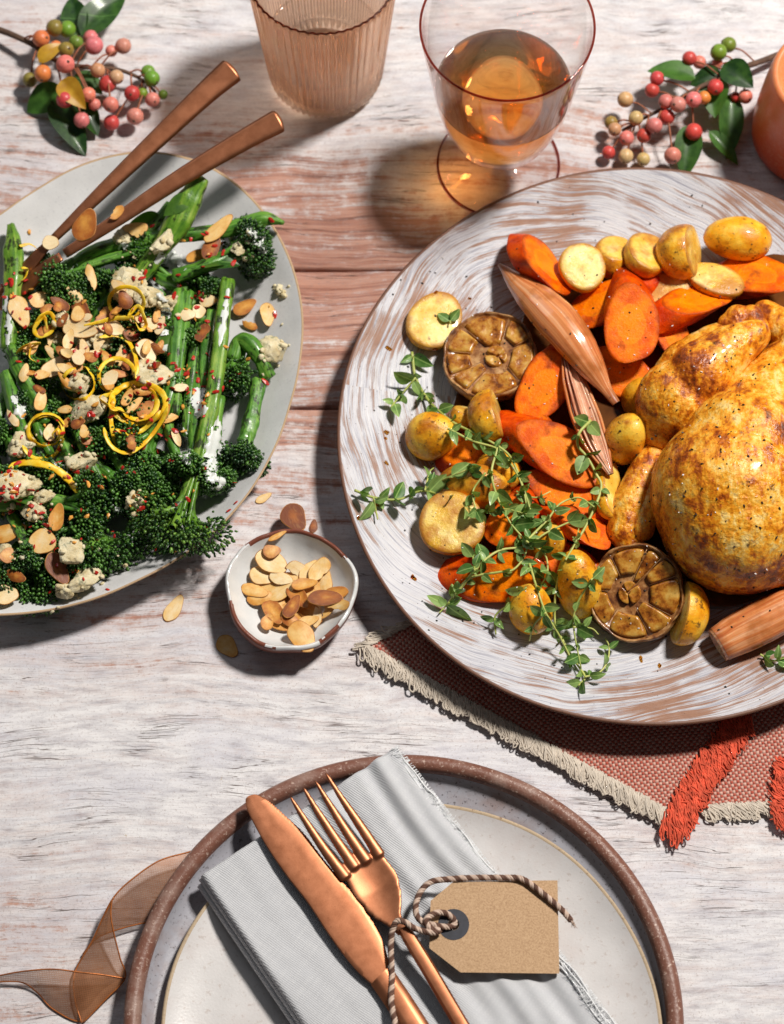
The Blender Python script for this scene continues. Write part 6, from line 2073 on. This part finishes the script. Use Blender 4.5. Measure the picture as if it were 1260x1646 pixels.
# ------------------------------------------------------------------ thyme
TLEAF = m_leaf('thyme_leaf', (.055, .155, .026), (.30, .45, .14), .45, .08)
TSTEM = m_green('thyme_stem', (.30, .36, .07), (.55, .56, .17), .45, 1.5)
TL = [new_mesh('leaf', *leaf_geo(1.0, w_, cu, fo, 8, 5)) for w_, cu, fo in ((.30, .25, .30), (.34, -.15, .35), (.27, .45, .2), (.36, .1, .25))]
for me in TL: me.materials.append(TLEAF)
trn = random.Random(9)
def thyme(label, stems, tip=True):
    first = drop(*stems[0][0][0])[0]
    t = thing('thyme_sprig', label, 'thyme', tuple(first), 'fresh thyme sprigs on the roast vegetables')
    for path, lf, rad in stems:
        c2 = crom(np.array(path, float), 7)
        z = np.array([drop(*q)[0][2] for q in c2])
        zs = z.copy()
        for _ in range(40): zs[1:-1] = np.maximum((zs[:-2] + zs[2:]) / 2, zs[1:-1] * .6 + (zs[:-2] + zs[2:]) * .2)
        for _ in range(12): zs[1:-1] = (zs[:-2] + 2 * zs[1:-1] + zs[2:]) / 4
        rad *= 1.3
        lift = .14 + .14 * np.sin(np.linspace(0, 5, len(zs)) + len(path)) + .12
        w3 = np.array([P(q[0], q[1], h) for q, h in zip(c2, zs + lift)])
        mk('stem', tube(w3, np.interp(np.linspace(0, 1, len(w3)), [0, 1], [rad, rad * .65]), 7), TSTEM, t)
        d = np.concatenate([[0], np.cumsum(np.linalg.norm(np.diff(w3, axis=0), axis=1))])
        step = .86
        s = .12
        T_, N_, B_ = frames(w3)
        kk = 0
        while s < d[-1] + .01:
            i = min(len(w3) - 1, int(np.searchsorted(d, s)))
            ph = kk * math.pi / 2 + trn.gauss(0, .35) + .4
            end = s > d[-1] - .3
            for sg in ((1, -1, 0) if end else (1, -1)):
                L = lf * 1.18 * (.6 + .6 * trn.random()) * (.8 if kk % 2 else 1.)
                o = (N_[i] * math.sin(ph) + B_[i] * math.cos(ph)) * sg
                o = o + np.array([0, 0, .25])
                dirn = unit(o * .85 + T_[i] * (.55 if sg else 1.4) + np.array([trn.gauss(0, .2), trn.gauss(0, .2), trn.gauss(.05, .15)]))
                nrm = unit(T_[i] * .45 + TOCAM * .9 + np.array([trn.gauss(0, .3), trn.gauss(0, .3), 0]))
                B = basis(np.cross(dirn, np.cross(nrm, dirn)), dirn)
                inst('leaf', trn.choice(TL), w3[i] + dirn * .03, B, t, L)
                if trn.random() < .35:
                    d2 = unit(dirn + np.array([trn.gauss(0, .5), trn.gauss(0, .5), trn.gauss(.1, .3)]))
                    inst('leaf', trn.choice(TL), w3[i], basis(np.cross(d2, np.cross(nrm, d2)), d2), t, L * .55)
            s += step * (.75 + .5 * trn.random())
            kk += 1
    return t
thyme('thyme sprig whose tip stands on the bare plate left of the upper garlic half', [([(662, 566), (668, 607), (686, 640), (701, 657), (730, 680), (774, 702), (810, 724), (826, 745), (843, 790), (854, 833), (848, 878)], .78, .055), ([(720, 689), (760, 709), (800, 722), (823, 749), (840, 783), (849, 831)], .6, .045), ([(668, 607), (640, 640), (628, 655)], .8, .04)])
thyme('thyme sprig with its leafy tip at the far left plate rim', [([(570, 788), (598, 799), (640, 803), (683, 789), (734, 809), (774, 823), (808, 818), (846, 826)], .82, .05), ([(683, 787), (715, 770), (751, 755)], .72, .045), ([(600, 800), (607, 835)], .85, .04), ([(683, 788), (690, 760), (697, 752)], .6, .035)])
thyme('thyme sprig ending in a large leaf at the lower left under the carrots', [([(722, 968), (754, 930), (800, 920), (826, 915), (846, 886), (849, 840)], .62, .05), ([(729, 962), (763, 917), (800, 886), (846, 878), (877, 857), (920, 837)], .72, .05), ([(722, 968), (706, 985)], 1.0, .035), ([(763, 917), (758, 880)], .8, .035)])
thyme('long thyme sprig running down past the lower garlic half to the bottom rim', [([(949, 676), (931, 696), (929, 717), (943, 734), (957, 760), (966, 786), (943, 843), (909, 900), (894, 946), (892, 1000), (905, 1030), (927, 1067), (940, 1088), (930, 1102)], .68, .055), ([(940, 1088), (962, 1082), (976, 1064), (979, 1040), (973, 1026)], .6, .035), ([(909, 900), (925, 872), (930, 850)], .6, .035)])
thyme('thyme sprig hanging over the yellow potato at the bottom', [([(851, 906), (863, 946), (877, 985), (898, 1020), (920, 1063)], .62, .045), ([(846, 944), (820, 970), (796, 990), (797, 1020)], .85, .04), ([(877, 985), (858, 1005), (851, 1030)], .75, .035)])
thyme('thyme sprig beside the lower garlic half, reaching to the bottom rim', [([(950, 932), (927, 972), (922, 1008), (934, 1074)], .6, .04), ([(922, 1008), (950, 1010), (962, 1020)], .75, .035), ([(950, 932), (965, 920)], .6, .03)])
thyme('bushy thyme sprig in the middle of the vegetables', [([(800, 720), (790, 760), (800, 800), (820, 840), (846, 870)], .72, .045), ([(846, 870), (880, 835), (900, 810), (930, 800), (955, 815)], .62, .045), ([(780, 760), (760, 790), (765, 820)], .62, .04), ([(846, 870), (875, 890), (880, 920), (870, 940)], .8, .04), ([(830, 790), (860, 800), (885, 790)], .6, .035)])
thyme('thyme leaf tip at the lower right beside the cut shallot', [([(1222, 1052), (1240, 1062), (1262, 1058)], .9, .04)])
thyme('small thyme tip lying on the upper garlic half', [([(724, 520), (722, 508), (726, 500)], .5, .03)])
refresh()

# pepper and drops of oil over the roast
pts = np.stack([r_.uniform(1030, 1258, 100), r_.uniform(560, 930, 100)], 1)
sprinkle('cracked_pepper', 'cracked black pepper over the roast chicken', 'pepper', PEP, pts, .045, 8, 1.4, .8, 1)
pts = np.vstack([np.stack([r_.uniform(660, 1200, 120), r_.uniform(380, 1030, 120)], 1), np.stack([r_.uniform(600, 1240, 120), r_.uniform(290, 1130, 120)], 1)])
sprinkle('cracked_pepper', 'cracked black pepper over the roast vegetables and plate', 'pepper', PEP, pts, .045, 9, .9, .8, 1)
SALT = m_plain('salt_flake', (.82, .82, .82), .2, .05)
pts = np.stack([r_.uniform(680, 1250, 160), r_.uniform(400, 1010, 160)], 1)
sprinkle('salt_flakes', 'white salt flakes over the roast', 'salt', SALT, pts, .032, 10, 1.3, .8, 1)
OIL = m_clear('oil_drop', (.80, .42, .06), .3, 1.45)
pts = np.array([(755, 480), (622, 695), (620, 705), (621, 745), (662, 928), (665, 930), (700, 560), (625, 560), (608, 812), (1030, 1060), (1060, 1070), (700, 470), (575, 833)], float)
sprinkle('oil_drops', 'amber drops of oil on the bare left rim of the serving plate', 'oil', OIL, pts, .10, 11, .9, .4, 2)

# ------------------------------------------------------------------ berry sprigs
BERRY = m_tinted('waxy_berry', .42, .45, 2.2, .12, (.16, .07, .02), .45, .2, .05)
TWIG = m_plain('brown_twig', (.10, .055, .035), .8, .4)
RTWIG = m_plain('red_green_twig', (.30, .10, .05), .6, .4)
BLF = m_leaf('glossy_green_leaf', (.008, .040, .006), (.065, .17, .025), .45, .1)
YLF = m_leaf('yellow_leaf', (.45, .22, .015), (.66, .40, .04), .4, .2)
PK, RD, OR, GR, OL, CRM, PCH = (.80, .25, .21), (.66, .075, .07), (.78, .25, .07), (.18, .32, .035), (.30, .22, .05), (.66, .48, .22), (.70, .34, .20)
berry_me = new_mesh('berry', ico(3)[0], [ico(3)[1]])
berry_me.materials.append(BERRY)
nub_me = new_mesh('calyx', *tube(np.array([[0, 0, .93], [0, 0, 1.0], [0, 0, 1.07]]), np.array([.20, .17, .06]), 8))
nub_me.materials.append(TWIG)
def sprig(label, main, berries, leaves, side):
    base = P(*main[0])
    t = thing('berry_sprig', label, 'berries', tuple(base * np.array([1, 1, 0])), 'berry sprigs on the table')
    mw = crom(np.array([P(*q) for q in main]), 8)
    mk('twig', tube(mw, np.interp(np.linspace(0, 1, len(mw)), [0, .5, 1], [.17, .12, .07]), 8), TWIG, t)
    rr = random.Random(len(label))
    for (px, py, rp, col, z) in berries:
        p = P(px, py, z)
        R = rp / ppc(px, py, z)
        d = np.linalg.norm(mw - p, axis=1)
        # joins the twig a little further back
        j = max(0, int(np.argmin(d)) - 5)
        a = mw[j]
        out = unit(p - a)
        nd = unit(out + np.array([rr.gauss(0, .3), rr.gauss(0, .3), rr.gauss(.15, .3)]))
        o = inst('berry', berry_me, p, basis(nd, (rr.random(), rr.random(), .3)), t, (R, R, R * (.96 + .08 * rr.random())), color=tuple(max(0, c * (.85 + .3 * rr.random())) for c in col))
        c_ = bpy.data.objects.new('calyx', nub_me); COL.objects.link(c_); c_.parent = o
        mid = (a + p) / 2 + np.array([0, 0, .18 + .1 * rr.random()])
        st = crom(np.array([a, mid, p - out * R * .8]), 5)
        mk('stalk', tube(st, .045, 6), RTWIG, t)
    for (pts, wd, mt, curl) in leaves:
        a, b = P(*pts[0]), P(*pts[1])
        L = np.linalg.norm(b - a)
        dirn = unit(b - a)
        nrm = unit(np.array([rr.gauss(0, .25), rr.gauss(0, .25), 1.]) if len(pts) < 3 else np.array(pts[2], float))
        g = leaf_geo(1., wd, curl, .35, 12, 7)
        V = g[0] * L
        B = basis(np.cross(dirn, np.cross(nrm, dirn)), dirn)
        mk('leaf', (V @ B.T + a, g[1]), mt, t)
    return t
sprig('sprig of pink and green berries with a twig from the left edge', [(-25, 40, .6), (20, 56, .9), (60, 76, 1.1), (95, 100, 1.3), (140, 108, 1.3), (190, 112, 1.1), (228, 128, .9), (250, 148, .7)],
      [(66, 62, 14, OR, 1.5), (88, 45, 14, OL, 1.5), (108, 47, 14, GR, 1.3), (106, 80, 13, OL, 1.9), (105, 103, 15, PK, 2.2), (122, 68, 12, GR, 1.5), (146, 60, 12, PK, 1.2), (151, 73, 15, PK, 1.8), (179, 82, 10, PK, 1.3), (198, 74, 13, PCH, 1.5), (157, 113, 12, PCH, 1.8), (187, 124, 12, CRM, 1.5), (173, 135, 14, RD, 1.2),
       (69, 118, 14, OR, 1.7), (48, 128, 12, OL, .8), (104, 160, 14, RD, 1.6), (142, 152, 12, PK, 1.6), (152, 168, 10, PK, 1.1), (178, 168, 13, PK, 1.4), (212, 150, 13, RD, 1.2), (244, 126, 13, GR, 1.3), (238, 116, 12, GR, .9), (245, 160, 12, PK, 1.0), (262, 152, 8, GR, .7), (217, 187, 14, PK, .9), (179, 197, 13, RD, .6), (131, 193, 13, PK, 1.0), (229, 150, 9, GR, .9), (90, 75, 10, OR, 1.0)],
      [(((128, 58, 1.0), (112, -8, 1.3)), .33, BLF, .2), (((130, 56, 1.2), (200, -14, 1.5)), .28, BLF, .25), (((100, 140, .9), (42, 180, .3)), .36, BLF, .2), (((84, 160, .7), (138, 246, .35)), .24, BLF, .2), (((120, 160, 1.0), (160, 215, .5)), .32, BLF, .2), (((62, 100, 1.8), (98, 66, 2.3)), .30, YLF, .5), (((98, 128, 1.9), (132, 168, 2.0)), .34, YLF, .5), (((120, 120, .8), (165, 150, .6)), .4, BLF, .1)], 1)
sprig('sprig of pink and green berries beside the orange candle', [(1262, 84, .5), (1225, 98, .7), (1185, 112, 1.1), (1150, 128, 1.4), (1110, 148, 1.5), (1070, 172, 1.4), (1035, 190, 1.1), (1000, 210, .8)],
      [(1108, 94, 12, RD, 1.6), (1124, 100, 11, PK, 1.2), (1171, 72, 13, GR, 1.4), (1155, 84, 14, GR, 1.8), (1153, 101, 9, PK, 1.3), (1056, 126, 12, RD, 1.7), (1048, 145, 12, RD, 1.4), (1005, 160, 13, CRM, 1.3), (1070, 163, 12, PK, 1.8), (1090, 168, 13, PK, 2.0), (1115, 160, 13, PK, 2.0), (1132, 157, 11, OR, 1.5), (1150, 140, 13, RD, 1.8),
       (1198, 155, 12, PK, 1.2), (1182, 156, 9, RD, 1.0), (1072, 188, 13, RD, 1.4), (1022, 190, 12, CRM, 1.5), (982, 197, 11, OL, .9), (988, 208, 11, PCH, 1.2), (1052, 202, 13, PK, 1.7), (1115, 212, 14, RD, 1.0), (1007, 222, 12, PK, 1.0), (1035, 218, 12, RD, 1.2), (978, 245, 11, RD, .6), (1006, 251, 12, CRM, .6), (1034, 256, 11, CRM, .6), (1081, 250, 14, PK, 1.0)],
      [(((1118, 126, 1.5), (1042, 108, 1.7)), .34, BLF, .2), (((1162, 104, 1.7), (1210, 138, 1.9)), .40, BLF, .2), (((1160, 118, 1.3), (1110, 135, 1.2)), .36, BLF, .2), (((1150, 125, 1.3), (1148, 186, 1.2)), .36, BLF, .2), (((1175, 150, 1.0), (1172, 255, .3)), .20, BLF, .2), (((1110, 200, .8), (1100, 285, .3)), .26, BLF, .2), (((1140, 210, .7), (1188, 262, .3)), .2, BLF, .2)], -1)
